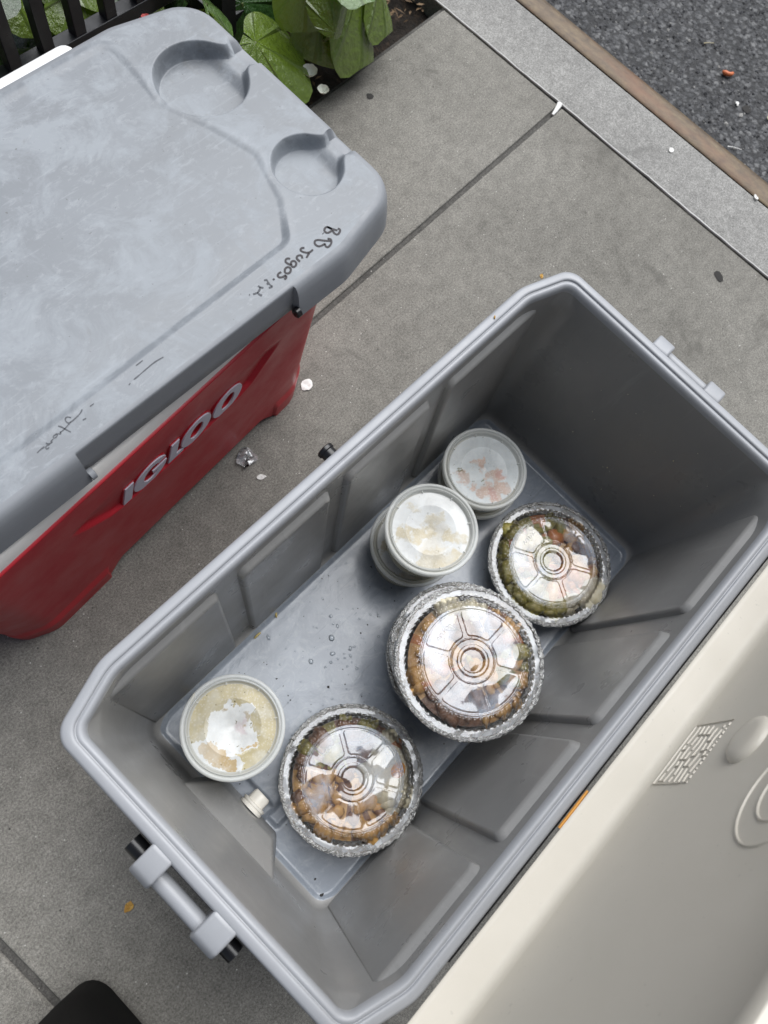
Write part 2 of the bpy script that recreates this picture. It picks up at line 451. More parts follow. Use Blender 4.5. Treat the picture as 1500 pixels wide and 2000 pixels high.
M['concrete'] = concrete('pavement_concrete', (0.192, 0.183, 0.162), (0.250, 0.239, 0.213))
M['kerb'] = concrete('kerb_concrete', (0.255, 0.250, 0.236), (0.320, 0.313, 0.297))
M['asphalt'] = asphalt()
M['steel'] = rusty_steel()
M['soil'] = soil_mat()
M['iron'] = worn_plastic('painted_iron', (0.012, 0.012, 0.014), (0.018, 0.018, 0.02), 0.35, 0.5, 30, 0.06)
M['leaf_a'] = leaf_mat('leaf_green', (0.105, 0.170, 0.016), (0.150, 0.220, 0.028), (0.16, 0.24, 0.07))
M['leaf_b'] = leaf_mat('leaf_dark_green', (0.022, 0.066, 0.018), (0.040, 0.095, 0.022), (0.09, 0.15, 0.05))
M['leaf_c'] = leaf_mat('leaf_pale_green', (0.10, 0.19, 0.045), (0.15, 0.25, 0.07), (0.26, 0.34, 0.14))
M['stem'] = plain('stem_green', (0.12, 0.15, 0.045), 0.4)
M['petal'] = plain('white_petal', (0.78, 0.80, 0.70), 0.5)
M['petal_red'] = plain('pink_petal', (0.55, 0.10, 0.09), 0.45)
M['foil'] = foil_mat()
M['dome'] = clear_plastic('clear_dome_top', 0.42, 15, (0.97, 0.97, 0.97), 0.05, 3.2, (0.66, 0.75, 0.88), 0.44, 0.62, 0.02, warp=1.0)  # pale blue veil: sky reflection put into the colour, with some condensation
M['dome_rib'] = clear_plastic('clear_dome_rib', 0.0, 15, (0.98, 0.98, 0.98), 0.05, 2.6)
M['dome_edge'] = clear_plastic('clear_dome_edge', 0.42, 40, (0.97, 0.97, 0.97), 0.08, 2.4, (0.72, 0.75, 0.78), 0.35, 0.60, 0.08)  # whitish flange: reflected sky painted as diffuse colour
M['wrap'] = clear_plastic('clear_wrap', 0.6, 90, (0.95, 0.95, 0.95), 0.15, 3.0, (0.7, 0.7, 0.7), 0.4, 0.7, 0.15)
M['water'] = clear_plastic('water_film', 0.0, 10, (0.93, 0.95, 0.96), 0.01, 1.2)
M['cup'] = frosted('frosted_cup', (0.72, 0.72, 0.64), 0.42)
M['cup_lid'] = frosted('frosted_cup_lid', (0.74, 0.755, 0.73), 0.52)
def tilt(a, b, r):
    """patch given in a frame turned by an eighth of a turn"""
    return (0.69 * a + 0.65 * b, -0.71 * a + 0.70 * b, r)
WH = (0.60, 0.61, 0.60)
M['smear_white'] = smear_mat('contents_under_lid_pale', (0.43, 0.375, 0.23), [
    (WH, 1.0, [(-0.007, -0.0025, 0.0290), (-0.062, -0.022, 0.046), tilt(-0.004, 0.020, 0.010), tilt(0.012, 0.016, 0.008)], 0.010, 1.5),
    ((0.46, 0.35, 0.20), 1.0, [tilt(-0.026, -0.026, 0.009), tilt(-0.015, -0.036, 0.009), tilt(-0.003, -0.041, 0.008), tilt(0.016, -0.024, 0.0025), tilt(0.020, -0.018, 0.0025)], 0.007, 1.2),
    ((0.50, 0.38, 0.40), 0.5, [tilt(0.010, 0.001, 0.006)], 0.012, 0.6),
    ((0.30, 0.21, 0.08), 0.7, [tilt(0.017, 0.008, 0.005), tilt(-0.010, 0.020, 0.003)], 0.006, 1.2)], 0.31, 0.85)
M['smear_cream'] = smear_mat('contents_under_lid_cream', WH, [
    ((0.47, 0.41, 0.28), 0.9, [tilt(-0.034, -0.006, 0.009), tilt(-0.020, -0.011, 0.008), tilt(-0.004, -0.003, 0.009), tilt(0.003, 0.013, 0.010), tilt(0.012, 0.020, 0.006), tilt(0.026, -0.006, 0.009), tilt(0.038, -0.009, 0.007),
                               tilt(0.010, -0.040, 0.014), tilt(-0.010, -0.044, 0.012), tilt(0.028, -0.034, 0.009), tilt(-0.020, 0.028, 0.006)], 0.010, 2.0),
    ((0.50, 0.45, 0.35), 0.5, [tilt(0.006, 0.002, 0.016), tilt(0.0, -0.03, 0.02)], 0.02, 1.5)], 1.93, 0.3)
M['smear_pink'] = smear_mat('contents_under_lid_pink', (0.50, 0.53, 0.535), [
    ((0.46, 0.32, 0.25), 0.85, [tilt(-0.004, -0.036, 0.012), tilt(0.010, -0.038, 0.011), tilt(0.024, -0.030, 0.009), tilt(-0.020, -0.028, 0.008), tilt(-0.033, -0.014, 0.007), tilt(0.006, -0.012, 0.008), tilt(0.022, -0.006, 0.010),
                                tilt(-0.004, 0.006, 0.006), tilt(0.000, 0.014, 0.003), tilt(-0.016, 0.006, 0.003)], 0.009, 2.2),
    ((0.42, 0.23, 0.20), 0.6, [tilt(0.006, -0.037, 0.008), tilt(0.028, -0.004, 0.006)], 0.010, 1.5),
    ((0.10, 0.10, 0.03), 0.8, [tilt(-0.036, -0.002, 0.0028), tilt(-0.035, -0.009, 0.0032), tilt(-0.024, -0.018, 0.002), tilt(-0.006, -0.016, 0.002)], 0.004, 2.0)], 3.12, 0.5)
M['stew'] = food_mat('cup_contents_olive', (0.36, 0.30, 0.13), (0.46, 0.40, 0.22), 70)
M['f_brown'] = food_mat('food_tan_brown', (0.48, 0.25, 0.07), (0.60, 0.37, 0.13))
M['f_dark'] = food_mat('food_dark_meat', (0.14, 0.065, 0.035), (0.26, 0.13, 0.07))
M['f_green'] = food_mat('food_olive_green', (0.19, 0.18, 0.04), (0.38, 0.32, 0.09))
M['f_pale'] = food_mat('food_pale', (0.62, 0.58, 0.46), (0.52, 0.46, 0.30))
M['f_orange'] = food_mat('food_orange', (0.50, 0.20, 0.04), (0.42, 0.13, 0.04))
M['rice'] = plain('rice_grain', (0.46, 0.36, 0.13), 0.4)
M['orange_peel'] = plain('orange_peel', (0.62, 0.17, 0.06), 0.45)
M['paper'] = plain('white_paper', (0.78, 0.77, 0.74), 0.7)
M['straw'] = plain('dry_stem', (0.62, 0.54, 0.34), 0.7)
M['orange_stick'] = plain('orange_stick', (0.62, 0.27, 0.035), 0.4)
M['leaf_dry'] = food_mat('dry_leaf', (0.42, 0.22, 0.04), (0.52, 0.33, 0.08), 90, 0.7)
M['fabric'] = fabric_mat()
M['grime'] = plain('dark_grime', (0.03, 0.028, 0.026), 0.9)

# ------------------------------------------------------------------ helpers
def mesh_obj(name, verts, faces, mat, parent=None, smooth=None, mats=None, mat_idx=None, uvs=None):
    me = bpy.data.meshes.new(name)
    me.from_pydata([tuple(v) for v in verts], [], faces)
    if mats:
        for m in mats:
            me.materials.append(m)
        if mat_idx:
            me.polygons.foreach_set('material_index', mat_idx)
    else:
        me.materials.append(mat)
    if uvs is not None:
        uv = me.uv_layers.new(name='UVMap')
        for lp in me.loops:
            uv.data[lp.index].uv = uvs[lp.vertex_index]
    me.update()
    if smooth is not None:
        me.shade_smooth()
        if smooth < 179:
            me.set_sharp_from_angle(angle=radians(smooth))
    o = bpy.data.objects.new(name, me)
    COL.objects.link(o)
    if parent is not None:
        o.parent = parent
    return o

def thing(name, label, cat, loc=(0, 0, 0), rz=0.0, group=None):
    o = bpy.data.objects.new(name, None)
    o.empty_display_size = 0.05
    COL.objects.link(o)
    o.location = loc
    o.rotation_euler = (0, 0, rz)
    tag(o, label, cat, group)
    return o

def tag(o, label, cat, group=None, kind=None):
    if label: o['label'] = label
    if cat: o['category'] = cat
    if group: o['group'] = group
    if kind: o['kind'] = kind
    return o

def struct(o):
    o['kind'] = 'structure'
    return o

def bevel(o, w, seg=2, angle=35):
    b = o.modifiers.new('bevel', 'BEVEL')
    b.width = w; b.segments = seg; b.limit_method = 'ANGLE'; b.angle_limit = radians(angle)
    return o

def box_vf(x0, x1, y0, y1, z0, z1):
    v = [(x0, y0, z0), (x1, y0, z0), (x1, y1, z0), (x0, y1, z0), (x0, y0, z1), (x1, y0, z1), (x1, y1, z1), (x0, y1, z1)]
    f = [(3, 2, 1, 0), (4, 5, 6, 7), (0, 1, 5, 4), (1, 2, 6, 5), (2, 3, 7, 6), (3, 0, 4, 7)]
    return v, f

def box(name, x0, x1, y0, y1, z0, z1, mat, parent=None, bev=0.0, seg=2):
    v, f = box_vf(x0, x1, y0, y1, z0, z1)
    o = mesh_obj(name, v, f, mat, parent, smooth=40)
    if bev:
        bevel(o, bev, seg)
    return o

def inset_poly(P, d):
    """miter inset of a CCW convex polygon"""
    n = len(P); out = []
    for i in range(n):
        a, b, c = Vector(P[i - 1]), Vector(P[i]), Vector(P[(i + 1) % n])
        e1 = (b - a).normalized(); e2 = (c - b).normalized()
        n1 = Vector((-e1.y, e1.x)); n2 = Vector((-e2.y, e2.x))
        k = (n1 + n2)
        out.append(tuple(b + k * (d / (1 + n1.dot(n2)))))
    return out

def fillet(P, R, n=7):
    """round every corner; always n points a corner so that loops can be lofted"""
    out = []; m = len(P)
    for i in range(m):
        a, b, c = Vector(P[i - 1]), Vector(P[i]), Vector(P[(i + 1) % m])
        r = R[i] if isinstance(R, (list, tuple)) else R
        e1 = (a - b).normalized(); e2 = (c - b).normalized()
        ang = e1.angle(e2)
        t = min(r / math.tan(ang / 2), (a - b).length * 0.46, (c - b).length * 0.46)
        r2 = t * math.tan(ang / 2)
        cen = b + (e1 + e2).normalized() * (r2 / sin(ang / 2))
        p0 = b + e1 * t - cen; p1 = b + e2 * t - cen
        a0 = math.atan2(p0.y, p0.x); a1 = math.atan2(p1.y, p1.x)
        while a1 < a0 - 1e-6: a1 += 2 * pi
        for k in range(n):
            q = a0 + (a1 - a0) * k / (n - 1)
            out.append((cen.x + r2 * cos(q), cen.y + r2 * sin(q)))
    return out

def octo(hx, hy, bx, by, cx=0, cy=0):
    """rectangle whose long sides bend in near the ends: bx = where the bend starts, by = half width at the end"""
    q = [(hx, by), (bx, hy), (-bx, hy), (-hx, by), (-hx, -by), (-bx, -hy), (bx, -hy), (hx, -by)]
    return [(cx + x, cy + y) for x, y in q]

def resample(loop, maxd):
    out = []
    for i, p in enumerate(loop):
        q = loop[(i + 1) % len(loop)]
        d = math.hypot(q[0] - p[0], q[1] - p[1])
        k = max(1, int(math.ceil(d / maxd)))
        for j in range(k):
            out.append(tuple(p[c] + (q[c] - p[c]) * j / k for c in range(len(p))))
    return out

def loft(loops, cap0=False, cap1=False, closed=True):
    n = len(loops[0]); V = []; F = []
    for l in loops:
        V += [tuple(p) for p in l]
    for i in range(len(loops) - 1):
        for j in range(n if closed else n - 1):
            k = (j + 1) % n
            F.append((i * n + j, i * n + k, (i + 1) * n + k, (i + 1) * n + j))
    if cap0: F.append(tuple(reversed(range(n))))
    if cap1: F.append(tuple(range((len(loops) - 1) * n, len(loops) * n)))
    return V, F

def z_loop(P, z): return [(x, y, z) for x, y in P]

def lathe(profile, n=64, cap0=False, cap1=False, mod=None):
    loops = []
    for i, (r, z) in enumerate(profile):
        L = []
        for k in range(n):
            a = 2 * pi * k / n
            rr, zz = (r, z) if mod is None else mod(i, r, z, a)
            L.append((rr * cos(a), rr * sin(a), zz))
        loops.append(L)
    return loft(loops, cap0, cap1)

def tube_vf(pts, rad, n=8, caps=True):
    loops = []
    pts = [Vector(p) for p in pts]
    for i, p in enumerate(pts):
        d = (pts[min(i + 1, len(pts) - 1)] - pts[max(i - 1, 0)]).normalized()
        u = d.orthogonal() if abs(d.z) > 0.9 else d.cross(Vector((0, 0, 1)))
        u.normalize(); w = d.cross(u)
        r = rad[i] if isinstance(rad, (list, tuple)) else rad
        loops.append([tuple(p + u * (r * cos(2 * pi * k / n)) + w * (r * sin(2 * pi * k / n))) for k in range(n)])
    return loft(loops, caps, caps)

def join_vf(parts):
    V = []; F = []
    for v, f in parts:
        o = len(V); V += list(v); F += [tuple(i + o for i in q) for q in f]
    return V, F

def smooth(t):
    t = max(0.0, min(1.0, t)); return t * t * (3 - 2 * t)

def in_poly(p, P):
    c = False; j = len(P) - 1
    for i in range(len(P)):
        if (P[i][1] > p[1]) != (P[j][1] > p[1]) and p[0] < (P[j][0] - P[i][0]) * (p[1] - P[i][1]) / (P[j][1] - P[i][1]) + P[i][0]:
            c = not c
        j = i
    return c

def sd_poly(p, P):
    """signed distance to a polygon, negative inside"""
    d = 1e9; j = len(P) - 1
    for i in range(len(P)):
        ax, ay = P[j]; bx, by = P[i]
        ex, ey = bx - ax, by - ay
        l2 = ex * ex + ey * ey
        t = 0 if l2 == 0 else max(0, min(1, ((p[0] - ax) * ex + (p[1] - ay) * ey) / l2))
        d = min(d, math.hypot(p[0] - ax - ex * t, p[1] - ay - ey * t))
        j = i
    return -d if in_poly(p, P) else d

def cdt_sheet(outline, zf, feats, coarse, fine, band, extra=(), skip=None):
    """triangulated height sheet inside outline; the grid is refined where |feat(p)| < band"""
    n = len(outline)
    pts = [Vector((x, y)) for x, y in outline]
    edges = [(i, (i + 1) % n) for i in range(n)]
    xs = [p[0] for p in outline]; ys = [p[1] for p in outline]
    x0, x1, y0, y1 = min(xs), max(xs), min(ys), max(ys)
    nx = int((x1 - x0) / coarse) + 1; ny = int((y1 - y0) / coarse) + 1
    k = max(1, int(round(coarse / fine)))
    for i in range(nx):
        for j in range(ny):
            cx = x0 + (i + 0.5) * coarse; cy = y0 + (j + 0.5) * coarse
            near = any(abs(f((cx, cy))) < band + coarse * 0.75 for f in feats)
            if near:
                for a in range(k):
                    for b in range(k):
                        p = (x0 + (i + (a + 0.5) / k) * coarse, y0 + (j + (b + 0.5) / k) * coarse)
                        if skip and skip(p): continue
                        if sd_poly(p, outline) < -fine * 0.4:
                            pts.append(Vector(p))
            else:
                p = (cx, cy)
                if sd_poly(p, outline) < -coarse * 0.35:
                    pts.append(Vector(p))
    for p in extra:
        if sd_poly(p, outline) < -0.0009: pts.append(Vector(p))
    r = delaunay_2d_cdt(pts, edges, [], 1, 1e-7)
    V = [(v.x, v.y, zf((v.x, v.y))) for v in r[0]]
    F = [tuple(f) for f in r[2] if in_poly((sum(r[0][i].x for i in f) / len(f), sum(r[0][i].y for i in f) / len(f)), outline)]
    # make all faces look up
    G = []
    for f in F:
        a, b, c = (r[0][i] for i in f[:3])
        G.append(f if (b - a).cross(c - a) > 0 else tuple(reversed(f)))
    return V, G

def dup(root, loc, rz=0.0, label=None, z_rot=None):
    r = root.copy(); COL.objects.link(r)
    r.location = loc; r.rotation_euler = (0, 0, rz)
    if label: r['label'] = label
    for ch in list(root.children):
        c = ch.copy(); COL.objects.link(c); c.parent = r
        for g in ch.children:
            d = g.copy(); COL.objects.link(d); d.parent = c
    return r

def text_mesh(body, size, extrude):
    cu = bpy.data.curves.new('lettering', 'FONT')
    cu.body = body; cu.size = size; cu.extrude = extrude; cu.align_x = 'CENTER'; cu.align_y = 'CENTER'
    cu.resolution_u = 2
    o = bpy.data.objects.new('lettering', cu); COL.objects.link(o)
    dg = bpy.context.evaluated_depsgraph_get()
    me = bpy.data.meshes.new_from_object(o.evaluated_get(dg))
    bpy.data.objects.remove(o); bpy.data.curves.remove(cu)
    return me

# ================================================================== SETTING
# road: one sheet to the horizon; the pavement stands a kerb's height above it
RZ = radians(2.3)
ROAD_Z = -0.11
v = [(-120, -120, ROAD_Z - 0.02), (120, -120, ROAD_Z - 0.02), (120, 120, ROAD_Z - 0.02), (-120, 120, ROAD_Z - 0.02)]
struct(mesh_obj('ground', v, [(0, 1, 2, 3)], M['concrete']))
def road_patch():
    # fine displaced sheet near the kerb, plain sheet beyond
    V = []; F = []
    x0, x1, y0, y1, s = 0.17, 0.86, -0.65, 0.62, 0.0045
    nx = int((x1 - x0) / s); ny = int((y1 - y0) / s)
    for j in range(ny + 1):
        for i in range(nx + 1):
            x = x0 + (x1 - x0) * i / nx; y = y0 + (y1 - y0) * j / ny
            e = min(1, min(i, nx - i, j, ny - j) / 3.0)
            h = noise.noise(Vector((x * 90, y * 90, 0))) * 0.0022 + noise.noise(Vector((x * 210, y * 210, 3))) * 0.0016
            V.append((x, y, ROAD_Z + h * e))
    for j in range(ny):
        for i in range(nx):
            a = j * (nx + 1) + i
            F.append((a, a + 1, a + nx + 2, a + nx + 1))
    o = len(V)
    L = 110.0
    ring = [(x0, y0), (x1, y0), (x1, y1), (x0, y1)]
    out = [(x0, -L), (L, -L), (L, L), (x0, L)]
    V += [(x, y, ROAD_Z) for x, y in ring + out]
    F += [(o, o + 4, o + 5, o + 1), (o + 1, o + 5, o + 6, o + 2), (o + 2, o + 6, o + 7, o + 3)]
    return V, F
V, F = road_patch()
road = struct(mesh_obj('road', V, F, M['asphalt'], None, smooth=180))
road.location = (0.924, 0.484, 0); road.rotation_euler = (0, 0, RZ)

sidewalk = bpy.data.objects.new('sidewalk', None); COL.objects.link(sidewalk)
sidewalk.location = (0.924, 0.484, 0); sidewalk.rotation_euler = (0, 0, RZ); sidewalk['kind'] = 'structure'
W = 1.555
G = 0.0045
def slab(x0, x1, y0, y1):
    o = box('slab', x0 + G, x1 - (0.0015 if x1 == 0 else G), y0 + G, y1 - G, -0.11, 0.0, M['concrete'], sidewalk, 0.003 if x1 == 0 else 0.006, 3)
    return o
slab(-W, 0, -W, 0)
slab(-W, 0, 0, 0.298)
for i in range(-4, 1):
    for j in range(-4, 4):
        if i == 0: x0, x1 = -W, 0
        else: x0, x1 = (i - 1) * W, i * W
        if i == 0 and j in (-1, 0): continue
        slab(x0, x1, j * W, (j + 1) * W)
bd = box('joint_bed', -5 * W, 0.01, -4 * W, 0.30, -0.10, -0.0042, M['gap'], sidewalk)
box('joint_bed', -5 * W, -W, 0.30, 4 * W, -0.10, -0.0042, M['gap'], sidewalk)
# tree pit
pit = struct(mesh_obj('tree_pit_soil', *(lambda: (lambda nx, ny: (
    [(-W + W * i / nx, 0.302 + (W - 0.31) * j / ny, -0.035 + 0.018 * noise.noise(Vector((i * 0.7, j * 0.7, 0)))) for j in range(ny + 1) for i in range(nx + 1)],
    [(j * (nx + 1) + i, j * (nx + 1) + i + 1, (j + 1) * (nx + 1) + i + 1, (j + 1) * (nx + 1) + i) for j in range(ny) for i in range(nx)]))(70, 60))(), M['soil'], None, smooth=180))
pit.location = (0.924, 0.484, 0); pit.rotation_euler = (0, 0, RZ)

kerb = bpy.data.objects.new('kerb', None); COL.objects.link(kerb)
kerb.location = (0.924, 0.484, 0); kerb.rotation_euler = (0, 0, RZ); kerb['kind'] = 'structure'
box('kerb_top', 0.003, 0.1335, -8, 8, -0.13, 0.001, M['kerb'], kerb, 0.004, 2)
# steel nosing: flat top, rounded outer shoulder, upright face
prof = [(0.1345, 0.0005), (0.138, 0.003), (0.158, 0.0034)] + [(0.171 + 0.022 * sin(a), -0.0188 + 0.0222 * cos(a)) for a in [radians(q) for q in (0, 15, 30, 45, 60, 75, 90)]] + [(0.193, -0.14)]
loops = [[(x + 0.0012 * noise.noise(Vector((y * 3, x * 20, 0))), y, z) for x, z in prof] for y in [i * 0.04 for i in range(-60, 61)]]
V, F = loft(loops, closed=False)
F = [tuple(reversed(f)) for f in F]
mesh_obj('steel_nosing', V, F, M['steel'], kerb, smooth=60)
box('steel_nosing', 0.134, 0.193, 2.4, 8, -0.14, 0.003, M['steel'], kerb, 0.006, 2)
box('steel_nosing', 0.134, 0.193, -8, -2.4, -0.14, 0.003, M['steel'], kerb, 0.006, 2)
# white sealant bead squeezed along the kerb joint
pts = []; rad = []
for i in range(150):
    y = -1.05 + i * 0.0125
    pts.append((0.0015 + 0.0022 * noise.noise(Vector((y * 9, 1.7, 0))) + 0.0012 * noise.noise(Vector((y * 40, 0, 0))), y, 0.0018))
    rad.append(max(0.0010, 0.0022 + 0.0007 * noise.noise(Vector((y * 14, 4.2, 0)))))
V, F = tube_vf(pts, rad, 6)
mesh_obj('sealant_bead', V, F, plain('grey_white_sealant', (0.50, 0.49, 0.47), 0.6), kerb, smooth=60)

# loose stone chips on the road and grit on the pavement
def chips(name, n, area, z, smin, smax, mats, seed):
    r = random.Random(seed)
    V = []; F = []; MI = []
    base = [(1, 0, 0), (-1, 0, 0), (0, 1, 0), (0, -1, 0), (0, 0, 1), (0, 0, -1)]
    bf = [(0, 2, 4), (2, 1, 4), (1, 3, 4), (3, 0, 4), (2, 0, 5), (1, 2, 5), (3, 1, 5), (0, 3, 5)]
    for i in range(n):
        x, y = area(r)
        s = smin + (smax - smin) * r.random() ** 3
        o = len(V); a = r.random() * 6.28
        for b in base:
            q = [c * s * (0.6 + 0.7 * r.random()) for c in b]
            V.append((x + q[0] * cos(a) - q[1] * sin(a), y + q[0] * sin(a) + q[1] * cos(a), z + q[2] * 0.6 + s * 0.15))
        m = r.randrange(len(mats))
        for f in bf:
            F.append(tuple(k + o for k in f)); MI.append(m)
    o = mesh_obj(name, V, F, None, None, mats=mats, mat_idx=MI)
    o['kind'] = 'stuff'
    return o
chip_a = plain('stone_chip_grey', (0.11, 0.11, 0.115), 0.7)
chip_b = plain('stone_chip_dark', (0.035, 0.035, 0.037), 0.6)
chip_c = plain('stone_chip_pale', (0.32, 0.31, 0.29), 0.7)
def road_area(r): 
    x, y = 0.19 + 0.62 * r.random(), -0.6 + 1.2 * r.random()
    return (0.924 + x * cos(RZ) - y * sin(RZ), 0.484 + x * sin(RZ) + y * cos(RZ))
chips('road_stone_chips', 5200, road_area, ROAD_Z, 0.0016, 0.0055, [chip_a, chip_b, chip_a, chip_b, chip_b, chip_a, chip_b, chip_a, chip_a, chip_b, chip_a, chip_b, chip_a, chip_c], 3)
def walk_area(r): return (-0.85 + 1.75 * r.random(), -0.35 + 1.1 * r.random())
chips('pavement_grit', 700, walk_area, 0.0, 0.0005, 0.0016, [chip_c, chip_c, chip_b], 5)
# dark gum and grease spots trodden into the paving (very low pads with ragged edges)
def spot(name, x, y, z, r, label, seed, squash=1.0, rz=0):
    V = [(0, 0, 0.0009)]; n = 22
    for k in range(n):
        a = 2 * pi * k / n
        q = r * (1 + 0.28 * noise.noise(Vector((cos(a) * 1.7 + seed, sin(a) * 1.7, seed))))
        V.append((q * cos(a), q * sin(a) * squash, 0.0003))
    F = [(0, 1 + k, 1 + (k + 1) % n) for k in range(n)]
    o = mesh_obj(name, V, F, M['grime'], None, smooth=60)
    o.location = (x, y, z); o.rotation_euler = (0, 0, rz)
    tag(o, label, 'stain')
    return o
spot('gum_spot', 0.646, 0.717, 0.0006, 0.0062, 'small round dark gum spot on the pavement near the leaves', 1.3)
spot('gum_spot', 0.872, 0.051, 0.0006, 0.0125, 'long dark stain on the pavement near the grey cooler and kerb', 4.1, 0.55, 1.1)
spot('grease_spot', 1.385, 0.262, ROAD_Z + 0.001, 0.011, 'round black tar spot on the asphalt road', 7.7, 0.9)

# ================================================================== RED COOLER
cooler = thing('red_cooler', 'closed red cooler with weathered grey lid and raised letters on its front', 'cooler', (-0.113, 0.5138, 0))
YAW = radians(4.5)
RC = Vector((-0.113, 0.5138, 0))
# --- body: perimeter loops with dense front so that the scooped panel and the arch between the feet are real relief
def body_perimeter(hx, hy):
    P = octo(hx, hy, hx - 0.045, hy - 0.024)
    P = fillet(P, [0.03, 0.05, 0.05, 0.03, 0.03, 0.05, 0.05, 0.03], 6)
    return P
def ridge_v(u):
    a = abs(u + 0.015)
    if a > 0.168: return None
    pts = [(0, -0.132), (0.095, -0.126), (0.115, -0.119), (0.168, -0.066)]
    for (a0, z0), (a1, z1) in zip(pts, pts[1:]):
        if a <= a1: return z0 + (z1 - z0) * (a - a0) / (a1 - a0)
def top_v(u):
    a = abs(u + 0.015); t = min(1, a / 0.168)
    return -0.030 - 0.036 * t ** 1.3
ZS = [0.0] + [0.0018 * i for i in range(1, 178)] + [0.3203]
BT = 0.332
def lerp_loop(z):
    t = z / 0.33
    P = body_perimeter(0.277 + 0.018 * t, 0.149 + 0.018 * t)
    return P
base_loop = lerp_loop(0.33)
param = []
for i, p in enumerate(base_loop):
    q = base_loop[(i + 1) % len(base_loop)]
    d = math.hypot(q[0] - p[0], q[1] - p[1])
    front = (p[1] < -0.10 and q[1] < -0.10)
    k = max(1, int(math.ceil(d / (0.003 if front else 0.03))))
    param += [(i, j / k) for j in range(k)]
loops = []
def front_disp(u, z):
    v = z - 0.33
    d = 0.0
    rv = ridge_v(u)
    if rv is not None:
        tv = top_v(u)
        if v > rv - 0.002 and v < tv:
            edge = smooth((v - (rv - 0.002)) / 0.0042)
            f = edge * (1 - smooth((v - rv) / max(0.004, tv - rv)) ** 1.4)
            side = smooth((0.168 - abs(u + 0.015)) / 0.03)
            d -= 0.0052 * f * side
    # swelling of the lower band and of the feet
    return d
for z in ZS:
    P = lerp_loop(z)
    L = []
    for (i, t) in param:
        p = P[i]; q = P[(i + 1) % len(P)]
        x = p[0] + (q[0] - p[0]) * t; y = p[1] + (q[1] - p[1]) * t
        zz = z
        if y < -0.12:
            arch = smooth((0.170 - abs(x - 0.030)) / 0.035) * 0.026
            if arch > 0: zz = arch + (z) * (1 - arch / 0.33)
            y -= front_disp(x - 0.035, zz)
            if abs(x - 0.030) > 0.165 and zz < 0.05:
                y -= 0.004 * smooth((0.05 - zz) / 0.02)
        L.append((x, y, zz))
    loops.append(L)
# rolled top edge
for dz, ins in ((0.0015, 0.0012), (0.0025, 0.004), (0.0025, 0.012)):
    P = inset_poly(octo(0.295, 0.167, 0.250, 0.143), ins)
    P = fillet(P, [0.03, 0.05, 0.05, 0.03, 0.03, 0.05, 0.05, 0.03], 6)
    loops.append([(P[i][0] + (P[(i + 1) % len(P)][0] - P[i][0]) * t, P[i][1] + (P[(i + 1) % len(P)][1] - P[i][1]) * t, 0.3203 + dz) for i, t in param])
V, F = loft(loops, True, True)
body = mesh_obj('body', V, F, M['red'], cooler, smooth=50)
body.rotation_euler = (0, 0, YAW)
# --- cream collar of the liner between body and lid
P0 = fillet(inset_poly(octo(0.295, 0.167, 0.250, 0.143), 0.0035), 0.03, 6)
P1 = fillet(inset_poly(octo(0.295, 0.167, 0.250, 0.143), 0.006), 0.03, 6)
P2 = fillet(inset_poly(octo(0.295, 0.167, 0.250, 0.143), 0.022), 0.03, 6)
V, F = loft([z_loop(P0, 0.312), z_loop(P0, 0.347), z_loop(P1, 0.351), z_loop(P2, 0.354), z_loop(P2, 0.374)], False, True)
o = mesh_obj('collar', V, F, M['cream_collar'], cooler, smooth=40); o.rotation_euler = (0, 0, YAW)
# --- raised letters, traced on the upright front face (u along the front, v up)
FR = Matrix.Translation(Vector((-0.065, 0.350, 0.33)) - RC)
Uv = Vector((cos(YAW), sin(YAW), 0)); Nn = Vector((sin(YAW), -cos(YAW), -0.0545)).normalized(); Vv = Nn.cross(Uv).normalized()
def face_pt(u, v, d):
    p = Vector((-0.065, 0.350, 0.33)) - RC + Uv * u + Vv * v + Nn * d
    return tuple(p)
if Vv.z < 0: Vv = -Vv
def ring(cx, cy, rx, ry, shear, n=40, a0=0, a1=2 * pi):
    out = []
    for k in range(n):
        a = a0 + (a1 - a0) * k / n
        x, y = rx * cos(a), ry * sin(a)
        out.append((cx + x + shear * y, cy + y))
    return out
def flat_letter(outer, inner=None, d0=-0.012, d1=0.0005, grow=0.0):
    """prism with flat front between an outer outline and an optional hole of as many points"""
    if inner:
        n = len(outer)
        loops = [[face_pt(u, v, d0) for u, v in outer], [face_pt(u, v, d1) for u, v in outer],
                 [face_pt(u, v, d1) for u, v in inner], [face_pt(u, v, d0) for u, v in inner]]
        return loft(loops)
    loops = [[face_pt(u, v, d0) for u, v in outer], [face_pt(u, v, d1) for u, v in outer]]
    return loft(loops, False, True)
def add_letter(outer, inner=None):
    def off(P, d):
        cx = sum(p[0] for p in P) / len(P); cy = sum(p[1] for p in P) / len(P)
        out = []
        n = len(P)
        for i in range(n):
            a, b, c = Vector(P[i - 1]), Vector(P[i]), Vector(P[(i + 1) % n])
            e = (c - a).normalized() if (c - a).length > 1e-9 else Vector((1, 0))
            nn = Vector((e.y, -e.x))
            out.append((b.x + nn.x * d, b.y + nn.y * d))
        return out
    V, F = flat_letter(off(outer, 0.0016), off(inner, -0.0016) if inner else None, -0.012, -0.0026)
    rim = mesh_obj('letter_border', V, F, M['red'], cooler, smooth=30)
    V, F = flat_letter(outer, inner, -0.008, -0.0010)
    mesh_obj('letter', V, F, M['letter'], cooler, smooth=30)
sh = 0.22
def sk(P, cx, cy): return [(x + sh * (y - cy), y) for x, y in P]
cy = -0.1075
add_letter(sk([(-0.108, -0.1275), (-0.0955, -0.1275), (-0.0955, -0.0865), (-0.108, -0.0865)], 0, cy))
